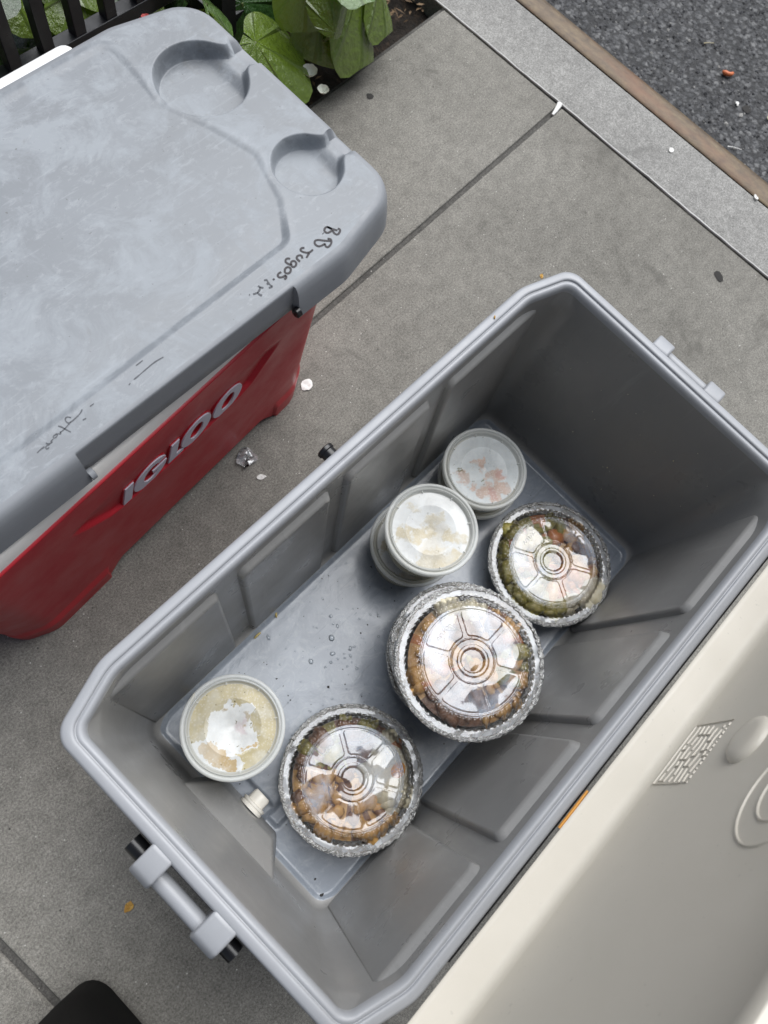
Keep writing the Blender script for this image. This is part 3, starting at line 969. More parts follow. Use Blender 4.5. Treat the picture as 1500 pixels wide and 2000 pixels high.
# G: an open ring with a bar
n = 34
Go = ring(-0.0675, cy, 0.0255, 0.0245, sh, n, radians(28), radians(352))
Gi = ring(-0.0655, cy, 0.0125, 0.0150, sh, n, radians(40), radians(335))
gout = Go + [(-0.0420 + sh * 0.0, cy + 0.001), (-0.064, cy + 0.001), (-0.064, cy - 0.0045), (-0.0545, cy - 0.0055)] + list(reversed(Gi))
def poly_prism(outline, d0, d1):
    tri = delaunay_2d_cdt([Vector(p) for p in outline], [(i, (i + 1) % len(outline)) for i in range(len(outline))], [], 1, 1e-8)
    m = len(tri[0])
    V = [face_pt(p.x, p.y, d1) for p in tri[0]]
    F = [tuple(f) for f in tri[2] if in_poly((sum(tri[0][i].x for i in f) / len(f), sum(tri[0][i].y for i in f) / len(f)), outline)]
    o = len(V)
    k = len(outline)
    V += [face_pt(u, v, d1) for u, v in outline] + [face_pt(u, v, d0) for u, v in outline]
    F += [(o + i, o + k + i, o + k + (i + 1) % k, o + (i + 1) % k) for i in range(k)]
    return V, F
def add_poly_letter(outline):
    n = len(outline)
    grown = []
    for i in range(n):
        a, c = Vector(outline[i - 1]), Vector(outline[(i + 1) % n]); b = Vector(outline[i])
        e = (c - a).normalized(); grown.append((b.x + e.y * 0.0016, b.y - e.x * 0.0016))
    V, F = poly_prism(grown, -0.012, -0.0026); mesh_obj('letter_border', V, F, M['red'], cooler)
    V, F = poly_prism(outline, -0.008, -0.0010); mesh_obj('letter', V, F, M['letter'], cooler)
add_poly_letter(gout)
add_poly_letter(sk([(-0.0365, -0.1285), (-0.0130, -0.1285), (-0.0115, -0.1215), (-0.0245, -0.1205), (-0.0245, -0.0865), (-0.0365, -0.0865)], 0, cy))
for cx_ in (0.0062, 0.0590):
    add_letter(ring(cx_, cy, 0.0240, 0.0245, sh), ring(cx_ + 0.0005, cy, 0.0105, 0.0150, sh))
# --- lid
LZ = 0.400
lidP = octo(0.325, 0.1795, 0.227, 0.158)
LC = (-0.080, 0.5285)
lidP = [(x + LC[0], y + LC[1]) for x, y in lidP]
LR = [0.035, 0.06, 0.06, 0.035, 0.035, 0.06, 0.06, 0.035]
panelP = [(-0.335, 0.388), (-0.20, 0.3865), (0.108, 0.392), (0.137, 0.433), (0.157, 0.490), (0.142, 0.545), (0.121, 0.600), (0.128, 0.66), (0.130, 0.692), (-0.335, 0.692)]
panelP = fillet(panelP, 0.014, 4)
def keyhole(p, c, r, y0, y1, r2=0.006):
    d1 = math.hypot(p[0] - c[0], p[1] - c[1]) - r
    # channel to the right edge, flared where it meets the edge
    hw = (y1 - y0) / 2; my = (y0 + y1) / 2
    fl = 0.009 * smooth((p[0] - 0.226) / 0.020) ** 2
    d2 = max(abs(p[1] - my) - hw - fl, c[0] - p[0])
    k = 0.016
    h = max(k - abs(d1 - d2), 0.0) / k
    return min(d1, d2) - h * h * k * 0.25
KB = ((0.180, 0.600), 0.0505, 0.588, 0.614)
KS = ((0.193, 0.447), 0.0385, 0.437, 0.459)
fb = lambda p: keyhole(p, *KB)
fs = lambda p: keyhole(p, *KS)
fp = lambda p: sd_poly(p, panelP)
crease_in = fillet(inset_poly(lidP, 0.004), LR, 9)
def lid_z(p):
    z = LZ
    dp = fp(p)
    t = max(0.0, min(1.0, (0.0055 - dp) / 0.0085))
    z -= 0.0046 * (1 - 0.82 * smooth((p[1] - 0.392) / 0.03)) * (0.85 * t + 0.15 * smooth(t))                      # sunk worn panel
    z += 0.0008 * smooth((dp + 0.001) / 0.003) * smooth((0.012 - dp) / 0.006)
    for f, c, dep in ((fb, KB, 0.021), (fs, KS, 0.019)):
        d = f(p)
        if d < 0.006:
            dd = dep
            if p[0] > c[0][0] + c[1] * 0.55: dd = dep - 0.007 * smooth((p[0] - c[0][0] - c[1] * 0.55) / 0.02)
            z2 = LZ - dd * smooth((0.0018 - d) / 0.0062)
            z2 += 0.003 * smooth((-0.0035 - d) / -0.006) * 0 
            z = min(z, z2)
    return z
outl = resample(crease_in, 0.006)
# vertices laid along the contours of the recesses and of the panel step, so that their walls come out clean
extra = []
for f, c in ((fb, KB), (fs, KS)):
    for iso in (0.0030, 0.0018, 0.0009, -0.0007, -0.0023, -0.0036, -0.0044, -0.0056):
        for k in range(220):
            a = 2 * pi * (k + 0.5 * (int(abs(iso) * 1e4) % 2)) / 220
            prev = None; q = c[1] * 0.55
            while q < 0.085:
                p = (c[0][0] + q * cos(a), c[0][1] + q * sin(a))
                d = f(p)
                if prev is not None and prev < iso <= d:
                    t = (iso - prev) / (d - prev); q2 = q - 0.0015 + 0.0015 * t
                    extra.append((c[0][0] + q2 * cos(a), c[0][1] + q2 * sin(a)))
                    break
                prev = d; q += 0.0015
PL = resample(panelP, 0.0028)
for i, p in enumerate(PL):
    a_, c_ = Vector(PL[i - 1]), Vector(PL[(i + 1) % len(PL)])
    e_ = (c_ - a_).normalized()
    for d in (0.0068, 0.0055, 0.0047, 0.0025, 0.0, -0.0022, -0.0030, -0.0042):
        q = (p[0] + e_.y * d, p[1] - e_.x * d)
        if abs(fp(q) - d) < 0.0004 and min(fb(q), fs(q)) > 0.0034:
            extra.append(q)
def skip_pt(p):
    if -0.0062 < fb(p) < 0.0036 or -0.0062 < fs(p) < 0.0036: 
        return True
    return -0.0048 < fp(p) < 0.0074
V, F = cdt_sheet(outl, lid_z, [fb, fs, lambda p: (fp(p) - 0.001)], 0.0085, 0.0021, 0.0075, extra, skip_pt)
lid_root = bpy.data.objects.new('lid', None)
V2 = [(x - RC.x, y - RC.y, z) for x, y, z in V]
# skirt lofted from the same outline
def skirt_loops():
    rows = [(0.0, 0.0), (0.004, 0.0008), (0.0072, 0.0028), (0.0098, 0.0065), (0.0125, 0.014), (0.0150, 0.030), (0.0170, 0.046), (0.0160, 0.0475), (0.0125, 0.0475), (0.0105, 0.030)]
    rows_n = [(0.0, 0.0), (0.0036, 0.0004), (0.0046, 0.0014), (0.0050, 0.004), (0.0055, 0.014), (0.0062, 0.028), (0.0068, 0.041), (0.0058, 0.0425), (0.0035, 0.0425), (0.002, 0.030)]
    n = len(outl)
    nx0, nx1 = -0.1955, 0.0775
    # refine points next to the notch ends
    pts = []
    for i, p in enumerate(outl):
        q = outl[(i + 1) % n]
        pts.append(p)
        for xe in (nx0 - 0.0006, nx0 + 0.0006, nx1 - 0.0006, nx1 + 0.0006):
            if p[1] < 0.38 and q[1] < 0.38 and min(p[0], q[0]) < xe < max(p[0], q[0]):
                t = (xe - p[0]) / (q[0] - p[0])
                pts.append((xe, p[1] + (q[1] - p[1]) * t))
    pts2 = sorted_pts = pts
    m = len(pts)
    # order extra points along each edge
    out = []
    i = 0
    while i < m:
        out.append(pts[i]); i += 1
    nor = []
    for i in range(m):
        a, c = Vector(out[i - 1]), Vector(out[(i + 1) % m])
        e = (c - a).normalized(); nor.append(Vector((e.y, -e.x)))
    loops = []
    for r, (o1, d1) in enumerate(rows):
        L = []
        for p, nn in zip(out, nor):
            if p[1] < 0.38 and nx0 < p[0] < nx1: o, d = rows_n[r]
            else: o, d = o1, d1
            zt = lid_z(p)
            drop = LZ - zt
            zz = min(LZ - d, zt - 0.0 if d < drop else LZ - d)
            L.append((p[0] + nn.x * o - RC.x, p[1] + nn.y * o - RC.y, zz))
        loops.append(L)
    return loops
sl = skirt_loops()
SV, SF = loft(sl)
SF = [tuple(reversed(f)) for f in SF]
lid = mesh_obj('lid', V2, F, M['lid_grey'], cooler, smooth=55)
mesh_obj('lid_skirt', SV, SF, M['lid_skirt'], lid, smooth=40)
# underside so that the lid is a closed thing
und = fillet(inset_poly(lidP, 0.004), LR, 9)
mesh_obj('underside', [(x - RC.x, y - RC.y, 0.372) for x, y in und], [tuple(reversed(range(len(und))))], M['lid_skirt'], lid)
# pivot discs at both ends of the notch
for xe, s in ((-0.1955, 1), (0.0775, -1)):
    V, F = lathe([(0.001, 0.0), (0.0045, 0.0), (0.006, -0.001), (0.006, -0.006)], 16, True)
    V = [(xe + s * (0.0015 + -z * -1 * 0 + 0.0 + (0.004 + z)) - RC.x, 0.3385 + x - RC.y, 0.3635 + y) for x, y, z in V]
    mesh_obj('pivot_disc', V, F, M['black'] if s < 0 else M['lid_skirt'], lid, smooth=50)
# pen strokes lying on the lid
BOLD = [[(0.1549, 0.3717), (0.1536, 0.3766), (0.1505, 0.3775), (0.147, 0.3749), (0.1475, 0.3713), (0.1514, 0.3702), (0.1549, 0.3707)], [(0.1531, 0.377), (0.1555, 0.3713), (0.1585, 0.3667)], [(0.1606, 0.3683), (0.1617, 0.3652), (0.1576, 0.3632), (0.1544, 0.363), (0.1533, 0.3666), (0.1546, 0.3699)], [(0.144, 0.3741), (0.1442, 0.3733)], [(0.1433, 0.3661), (0.1458, 0.3635), (0.1431, 0.3598), (0.1385, 0.3582), (0.1352, 0.3588), (0.1355, 0.3617), (0.137, 0.3637)], [(0.1438, 0.362), (0.1388, 0.3665), (0.1346, 0.3715), (0.131, 0.3728), (0.1281, 0.3699), (0.1288, 0.3655), (0.1322, 0.3639), (0.1367, 0.3634)], [(0.1167, 0.3733), (0.1145, 0.3751), (0.1111, 0.3741), (0.1124, 0.3699), (0.1162, 0.3657), (0.1221, 0.3662)], [(0.1162, 0.3657), (0.11, 0.3634)], [(0.1062, 0.3655), (0.1082, 0.3681), (0.1063, 0.3707), (0.103, 0.3707), (0.1013, 0.3685), (0.1018, 0.3644)], [(0.0959, 0.3729), (0.0951, 0.3751), (0.0921, 0.3755), (0.0899, 0.3736), (0.0904, 0.3701), (0.0919, 0.3672), (0.0913, 0.3641), (0.0943, 0.3632), (0.0974, 0.3649), (0.0983, 0.3678), (0.0964, 0.3699), (0.0936, 0.3695), (0.0922, 0.367)], [(0.0865, 0.3681), (0.0832, 0.3676), (0.0807, 0.3645), (0.0823, 0.3617), (0.0861, 0.3616), (0.0889, 0.3645), (0.0881, 0.3673), (0.0865, 0.3681)], [(0.0783, 0.3675), (0.0751, 0.3681), (0.0726, 0.367), (0.0723, 0.3642), (0.0753, 0.3623), (0.0796, 0.3618)], [(0.0793, 0.3615), (0.0774, 0.359), (0.0749, 0.3595)], [(0.0666, 0.3671), (0.0667, 0.3652)]]
FADE = [[(0.0585, 0.3715), (0.0612, 0.3703), (0.0595, 0.3666), (0.0597, 0.3618), (0.0602, 0.3609)], [(0.0585, 0.3674), (0.0579, 0.3654)], [(0.0562, 0.3621), (0.0597, 0.3608)], [(0.0495, 0.3708), (0.05, 0.3678), (0.0521, 0.3656)], [(0.05, 0.3678), (0.0444, 0.3648), (0.0392, 0.3667)], [(0.0436, 0.3655), (0.0436, 0.3625), (0.0448, 0.3599)], [(0.0357, 0.3689), (0.0363, 0.3683)]]
FAINT = [[(-0.0896, 0.3803), (-0.0976, 0.3802)], [(-0.0727, 0.3708), (-0.0826, 0.3723), (-0.0969, 0.3713), (-0.1085, 0.3706)], [(-0.1135, 0.3699), (-0.1157, 0.3692)], [(-0.1512, 0.3754), (-0.1554, 0.3754)], [(-0.1626, 0.3775), (-0.1661, 0.3757), (-0.1732, 0.3746), (-0.1797, 0.3743), (-0.1861, 0.3727), (-0.1913, 0.3725)], [(-0.175, 0.3775), (-0.1768, 0.3803), (-0.1795, 0.3802), (-0.1809, 0.3778), (-0.1803, 0.3748), (-0.1776, 0.3749)], [(-0.1885, 0.3785), (-0.1867, 0.3757), (-0.1861, 0.3727), (-0.1842, 0.3668)], [(-0.1907, 0.3732), (-0.1918, 0.3706), (-0.193, 0.3729)], [(-0.1936, 0.3734), (-0.1983, 0.374), (-0.1991, 0.3717), (-0.1959, 0.3712), (-0.1939, 0.3731)], [(-0.1997, 0.3716), (-0.2031, 0.3711), (-0.2019, 0.3694), (-0.206, 0.3707), (-0.2069, 0.3727)], [(-0.2048, 0.3696), (-0.2091, 0.3705), (-0.2105, 0.3675), (-0.2073, 0.3677)], [(-0.21, 0.3707), (-0.2137, 0.371), (-0.2182, 0.3703)], [(-0.1657, 0.3686), (-0.169, 0.369)]]
def chaikin(P, it=2):
    for _ in range(it):
        Q = [P[0]]
        for a, b in zip(P, P[1:]):
            Q.append((a[0] * .75 + b[0] * .25, a[1] * .75 + b[1] * .25)); Q.append((a[0] * .25 + b[0] * .75, a[1] * .25 + b[1] * .75))
        Q.append(P[-1]); P = Q
    return P
def strokes(S, w, mat, name, jit=0.15):
    parts = []
    for s in S:
        p = chaikin(s) if len(s) > 2 else s
        Vs = []; Fs = []
        for i, q in enumerate(p):
            a = Vector(p[max(0, i - 1)]); c = Vector(p[min(len(p) - 1, i + 1)])
            e = (c - a).normalized(); nn = Vector((-e.y, e.x))
            ww = w * (1 + jit * noise.noise(Vector((q[0] * 400, q[1] * 400, 0))))
            z = lid_z(q) + 0.0004
            Vs += [(q[0] + nn.x * ww - RC.x, q[1] + nn.y * ww - RC.y, z), (q[0] - nn.x * ww - RC.x, q[1] - nn.y * ww - RC.y, z)]
        for i in range(len(p) - 1):
            Fs.append((2 * i, 2 * i + 1, 2 * i + 3, 2 * i + 2))
        parts.append((Vs, Fs))
    V, F = join_vf(parts)
    mesh_obj(name, V, F, mat, lid)['kind'] = 'stuff'
strokes(BOLD, 0.00110, M['ink'], 'handwriting')
strokes(FADE, 0.0009, M['ink_faded'], 'faded_handwriting', 0.6)
strokes(FAINT, 0.0005, M['ink_faded'], 'faint_handwriting', 0.6)

# white panel standing behind the red cooler
P = fillet([(-0.30, 0.0), (0.15, 0.0), (0.15, 0.353), (-0.30, 0.361)], 0.02, 6)
loops = [[(x, 0.0, z) for x, z in P], [(x, 0.018, z) for x, z in P]]
V, F = loft(loops, True, True)
F = [tuple(reversed(f)) for f in F]
wp = bevel(mesh_obj('white_panel', V, F, M['white'], None, smooth=40), 0.003)
wp.location = (-0.02, 0.735, 0.0); wp.rotation_euler = (radians(-2), 0, radians(1))
tag(wp, 'white plastic panel standing on edge behind the red cooler', 'panel')

# ================================================================== OPEN GREY COOLER
oc = thing('open_cooler', 'open grey cooler with food containers inside and its cream lid standing up', 'cooler')
RT = 0.349
rimP = octo(0.3715, 0.203, 0.303, 0.1795)
RR = [0.024, 0.06, 0.06, 0.024, 0.024, 0.06, 0.06, 0.024]
def rl(d, z, rr=None):
    return z_loop(fillet(inset_poly(rimP, d), [max(0.008, r - d * 0.5) for r in RR], 8), z)
loops = [rl(0.004, 0.283), rl(0.0005, 0.300), rl(0.0, 0.3445), rl(0.0012, 0.3475), rl(0.0035, 0.3487), rl(0.0085, 0.349), rl(0.0106, 0.3487), rl(0.0112, 0.3478),
         rl(0.0113, 0.3462), rl(0.0121, 0.3460), rl(0.0130, 0.3470), rl(0.0155, 0.3472), rl(0.0178, 0.3455), rl(0.0192, 0.3415), rl(0.0196, 0.337)]
V, F = loft(loops)
mesh_obj('rim', V, F, M['grey'], oc, smooth=50)
# outer shell
loops = [rl(0.034, 0.0), rl(0.028, 0.003), rl(0.0255, 0.012), rl(0.0165, 0.283), rl(0.004, 0.283)]
V, F = loft(loops, True, False)
mesh_obj('shell', V, F, M['grey'], oc, smooth=40)
# liner walls
flP = octo(0.330, 0.1615, 0.306, 0.149, -0.003, 0.0035)
def fl(d, z, f=1.0):
    return z_loop(fillet(inset_poly(flP, d), [0.02, 0.03, 0.03, 0.02, 0.02, 0.03, 0.03, 0.02], 8), z)
FZ = 0.0375
l_top = rl(0.0196, 0.337); l_bot = fl(0.0, 0.052)
mid = []
PA, PB = inset_poly(rimP, 0.0196), flP
for k in range(1, 20):
    t = k / 20
    PM = [(a[0] + (b[0] - a[0]) * t, a[1] + (b[1] - a[1]) * t) for a, b in zip(PA, PB)]
    bl = 0.075 * sin(pi * t) ** 0.7
    mid.append(z_loop(fillet(PM, [0.016 + bl, 0.045 + 2.2 * bl, 0.045 + 2.2 * bl, 0.016 + bl] * 2, 8), 0.337 + (0.052 - 0.337) * t))
loops = [l_top] + mid + [l_bot, fl(0.0012, 0.0475), fl(0.0040, 0.0440), fl(0.0075, 0.0425)]
V, F = loft(loops)
mesh_obj('liner', V, F, M['grey_shaded'], oc, smooth=70)
# floor sheet with drain channel and rolled edge
floor_out = [(x, y) for x, y, z in fl(0.0070, 0)]
floor_out = resample(floor_out, 0.008)
def chan(p):
    # channel running from the drain into the floor
    return max(abs(p[1] + 0.033) - 0.010, p[0] + 0.215, -0.302 - p[0])
def sump(p):
    return max(abs(p[1] - 0.010) - 0.034, p[0] + 0.287)
def fedge(p): return sd_poly(p, floor_out)
def floor_z(p):
    d = -fedge(p)
    z = FZ + 0.0048 * (1 - smooth(d / 0.007))
    z -= 0.005 * smooth((0.002 - min(chan(p), sump(p))) / 0.005)
    return z
V, F = cdt_sheet(floor_out, floor_z, [fedge, chan, sump], 0.010, 0.002, 0.006)
mesh_obj('floor', V, F, M['sky_tinted_floor'], oc, smooth=60)
# raised pads on the two long walls
def wall_y(z, side):
    t = (0.337 - z) / (0.337 - 0.052)
    y1 = 0.203 - 0.0196; y0 = 0.1615
    c = 0.0035 * t
    return side * (y1 + (y0 - y1) * t) + c
def pad(x0, x1, side, end_l, end_r, ztop):
    th = 0.0072; tz = 0.0085
    zt, zb = ztop, 0.046
    tx0 = 0.004 if not end_l else 0.0; tx1 = 0.004 if not end_r else 0.0
    def pt(x, z, d): return (x, wall_y(z, side) - side * d, z)
    out = [(x0, zb), (x1, zb), (x1, zt - 0.006), (x1 - 0.006, zt), (x0 + 0.006, zt), (x0, zt - 0.006)]
    inn = [(x0 + tx0, zb), (x1 - tx1, zb), (x1 - tx1, zt - tz - 0.006), (x1 - tx1 - 0.006, zt - tz), (x0 + tx0 + 0.006, zt - tz), (x0 + tx0, zt - tz - 0.006)]
    V = [pt(x, z, -0.003) for x, z in out] + [pt(x, z, th) for x, z in inn]
    n = 6
    F = [tuple(range(n, 2 * n))] + [(i, (i + 1) % n, n + (i + 1) % n, n + i) for i in range(n)]
    if side < 0: pass
    else: F = [tuple(reversed(f)) for f in F]
    o = mesh_obj('wall_pad', V, F, M['grey_shaded'], oc, smooth=20)
    bevel(o, 0.0032, 4, 20)
pads = [(-0.322, -0.181, 1, 0), (-0.156, -0.025, 0, 0), (-0.004, 0.133, 0, 0), (0.160, 0.322, 0, 1)]
for x0, x1, a, b in pads:
    pad(x0, x1, 1, a, b, 0.325)
    pad(x0, x1, -1, a, b, 0.325)
# drain housing and plug
V = [(-0.3415, 0.080, 0.132), (-0.3415, -0.076, 0.132), (-0.3115, 0.050, 0.088), (-0.3115, -0.044, 0.088),
     (-0.3055, 0.053, 0.034), (-0.3055, -0.047, 0.034), (-0.3415, 0.084, 0.034), (-0.3415, -0.080, 0.034)]
F = [(0, 2, 3, 1), (2, 4, 5, 3), (0, 6, 4, 2), (1, 3, 5, 7), (6, 0, 1, 7), (4, 6, 7, 5)]
F = [tuple(reversed(f)) for f in F]
o = mesh_obj('drain_housing', V, F, M['grey_shaded'], oc, smooth=30); bevel(o, 0.004, 3, 20)
prof = [(0.0165, 0.0), (0.0165, 0.003), (0.0155, 0.0036), (0.0155, 0.0052), (0.0165, 0.0058), (0.0165, 0.0082), (0.0125, 0.0092), (0.0120, 0.020), (0.0105, 0.0225)]
V, F = lathe(prof, 28, False, True, lambda i, r, z, a: (r * (1 + (0.05 * (1 if cos(6 * a) > 0 else -0.4) if i in (7, 8) else 0)), z))
V = [(-0.3085 + z, -0.001 + y, 0.058 + x) for x, y, z in V]
V = [(x, y, z) for x, y, z in V]
mesh_obj('drain_plug', V, [tuple(reversed(f)) for f in F], M['plug'], oc, smooth=40)
# handles: two arms, a bar and two black pins at each end
def arm(xs, y0, y1, reach, name='handle_arm'):
    s = 1 if xs > 0 else -1
    prof = [(0.0, -0.0002), (reach * 0.45, -0.0006), (reach * 0.75, -0.0035), (reach * 0.93, -0.010), (reach, -0.020), (reach, -0.036), (reach * 0.6, -0.046), (-0.004, -0.050), (-0.004, -0.004)]
    V = []; n = len(prof)
    for y in (y0, y1):
        V += [(xs + s * a, y, RT + b) for a, b in prof]
    F = [tuple(range(n)), tuple(reversed(range(n, 2 * n)))] + [(i, n + i, n + (i + 1) % n, (i + 1) % n) for i in range(n)]
    if s < 0: F = [tuple(reversed(f)) for f in F]
    F = [tuple(reversed(f)) for f in F]
    o = mesh_obj(name, V, F, M['grey'], oc, smooth=35)
    bevel(o, 0.0025, 3, 30)
arm(-0.3700, 0.0275, 0.0515, 0.031)
arm(-0.3700, -0.0525, -0.0255, 0.031)
arm(0.3700, 0.0265, 0.0495, 0.026)
arm(0.3700, -0.0525, -0.0295, 0.026)
def bar(x, y0, y1, r, z, mat, name):
    V, F = tube_vf([(x, y0, z), (x, y1, z)], r, 20)
    return mesh_obj(name, V, F, mat, oc, smooth=50)
bar(-0.3885, -0.030, 0.032, 0.0085, 0.326, M['grey'], 'handle_bar')
bar(0.3835, -0.034, 0.030, 0.0075, 0.330, M['grey'], 'handle_bar')
for (y0, y1) in ((0.050, 0.0665), (-0.067, -0.052)):
    bar(-0.3855, y0, y1, 0.0090, 0.318, M['black'], 'handle_pin')
for (y0, y1) in ((0.048, 0.054), (-0.058, -0.052)):
    bar(0.379, y0, y1, 0.007, 0.318, M['black'], 'handle_pin')
# black plate standing in for the shade between rim and handle bar
box('handle_gap_shade', -0.3735, -0.3705, -0.066, 0.066, 0.285, 0.335, M['black'], oc)
# latch stud on the front
V, F = lathe([(0.0085, 0.0), (0.0085, 0.008), (0.0098, 0.009), (0.0098, 0.0125), (0.0088, 0.0135)], 24, False, True)
V = [(-0.001 + x, 0.2025 + z, 0.331 + y) for x, y, z in V]
mesh_obj('latch_stud', V, [tuple(reversed(f)) for f in F], M['black'], oc, smooth=40)
# black strip standing in for the shade between rim and upright lid
box('hinge_gap_shade', -0.262, 0.29, -0.2056, -0.2032, 0.300, 0.342, M['black'], oc)

# --- lid standing on its hinge, leaning a little towards the camera side
LT = radians(-1.2)
lid2 = None
def L3(x, s, n):
    """lid coordinates: along the hinge, up the lid, out of its inner face"""
    return (x, -0.2062 - s * sin(LT) + n * cos(LT), 0.349 + s * cos(LT) + n * sin(LT))
def rrect(x0, x1, s0, s1, r, n=9):
    return fillet([(x0, s0), (x1, s0), (x1, s1), (x0, s1)], r, n)
SH = 0.370
rows = [(rrect(-0.366, 0.366, 0.004, SH - 0.006, 0.03), -0.060), (rrect(-0.3715, 0.3715, 0.0, SH, 0.032), -0.052), (rrect(-0.3715, 0.3715, 0.0, SH, 0.032), -0.003),
        (rrect(-0.370, 0.370, 0.0008, SH - 0.0010, 0.031), -0.0006), (rrect(-0.3675, 0.3675, 0.0022, SH - 0.0025, 0.030), 0.0),
        (rrect(-0.356, 0.356, 0.0030, SH - 0.0130, 0.026), 0.0), (rrect(-0.354, 0.354, 0.0040, SH - 0.0150, 0.024), -0.0012),
        (rrect(-0.352, 0.352, 0.0050, SH - 0.0170, 0.023), -0.005), (rrect(-0.350, 0.350, 0.0068, SH - 0.019, 0.022), -0.026),
        (rrect(-0.348, 0.348, 0.0090, SH - 0.021, 0.020), -0.031), (rrect(-0.345, 0.345, 0.0130, SH - 0.025, 0.018), -0.034), (rrect(-0.338, 0.338, 0.020, SH - 0.032, 0.016), -0.035)]
loops = [[L3(x, s, n) for x, s in P] for P, n in rows]
V, F = loft(loops, True, True)
lid2 = mesh_obj('lid', V, F, M['cream'], oc, smooth=45)
# moulded relief on the lid: flag-like mark, oval boss, round ring
def relief(name, strokes2, w, h):
    parts = []
    for S in strokes2:
        p = S
        Vs = []
        for i, q in enumerate(p):
            a = Vector(p[max(0, i - 1)]); c = Vector(p[min(len(p) - 1, i + 1)])
            e = (c - a).normalized(); nn = Vector((-e.y, e.x)) * w
            for sg, hh in ((1, 0.0), (0.4, h), (-0.4, h), (-1, 0.0)):
                Vs.append(L3(q[0] + nn.x * sg, q[1] + nn.y * sg, -0.0352 + hh))
        Fs = []
        for i in range(len(p) - 1):
            for k in range(3):
                Fs.append((4 * i + k, 4 * i + k + 1, 4 * i + 4 + k + 1, 4 * i + 4 + k))
        parts.append((Vs, Fs))
    V, F = join_vf(parts)
    o = mesh_obj(name, V, F, M['cream'], lid2, smooth=30)
    o['kind'] = 'stuff'
    return o
ex, es, el, eh = -0.022, 0.022, 0.074, 0.058
S = [[(ex, es), (ex + el, es)], [(ex + el, es), (ex + el + 0.004, es + eh)], [(ex, es), (ex + 0.003, es + eh * 0.8)]]
rr = random.Random(4)
for row in range(1, 7):
    x = ex + 0.004
    s = es + eh * row / 7.0
    while x < ex + el - 0.004:
        ln = min(rr.choice([0.006, 0.010, 0.016, 0.024]), ex + el - 0.002 - x)
        wob = 0.0012 * sin(x * 160 + row)
        S.append([(x, s + wob), (x + ln * 0.5, s + 0.0012 * sin((x + ln * .5) * 160 + row)), (x + ln, s + 0.0012 * sin((x + ln) * 160 + row))])
        if rr.random() < 0.45:
            S.append([(x, s), (x + 0.001, s + eh / 8.0)])
        x += ln + 0.0022
for k in range(14):
    x = ex + 0.004 + k * 0.0052
    S.append([(x, es + eh * 0.97), (x + (0.0032 if k % 3 else 0.0015), es + eh * 0.97)])
relief('moulded_mark', S, 0.0009, 0.0014)
# oval boss
loops = []
for k, (f, h) in enumerate([(1.0, 0.0), (0.96, 0.003), (0.85, 0.0055), (0.6, 0.0068), (0.3, 0.0072), (0.05, 0.0073)]):
    loops.append([L3(0.030 + 0.026 * f * cos(a), 0.127 + 0.020 * f * sin(a), -0.0354 + h) for a in [2 * pi * i / 32 for i in range(32)]])
V, F = loft(loops, False, True)
mesh_obj('moulded_boss', V, F, M['cream'], lid2, smooth=60)
S = [[(-0.018 + 0.052 * cos(a), 0.215 + 0.038 * sin(a)) for a in [2 * pi * i / 48 for i in range(49)]],
     [(-0.018 + 0.030 * cos(a), 0.215 + 0.022 * sin(a)) for a in [2 * pi * i / 40 for i in range(41)]]]
relief('moulded_ring', S, 0.0014, 0.0016)

# orange stick lying in the hinge gap
V, F = tube_vf([(-0.0655, -0.2048, 0.3500), (-0.085, -0.2050, 0.3503), (-0.110, -0.2052, 0.3500)], [0.0013, 0.0016, 0.0014], 8)
tag(mesh_obj('orange_stick', V, F, M['orange_stick'], None, smooth=50), 'thin orange stick lying in the hinge gap of the grey cooler', 'stick')

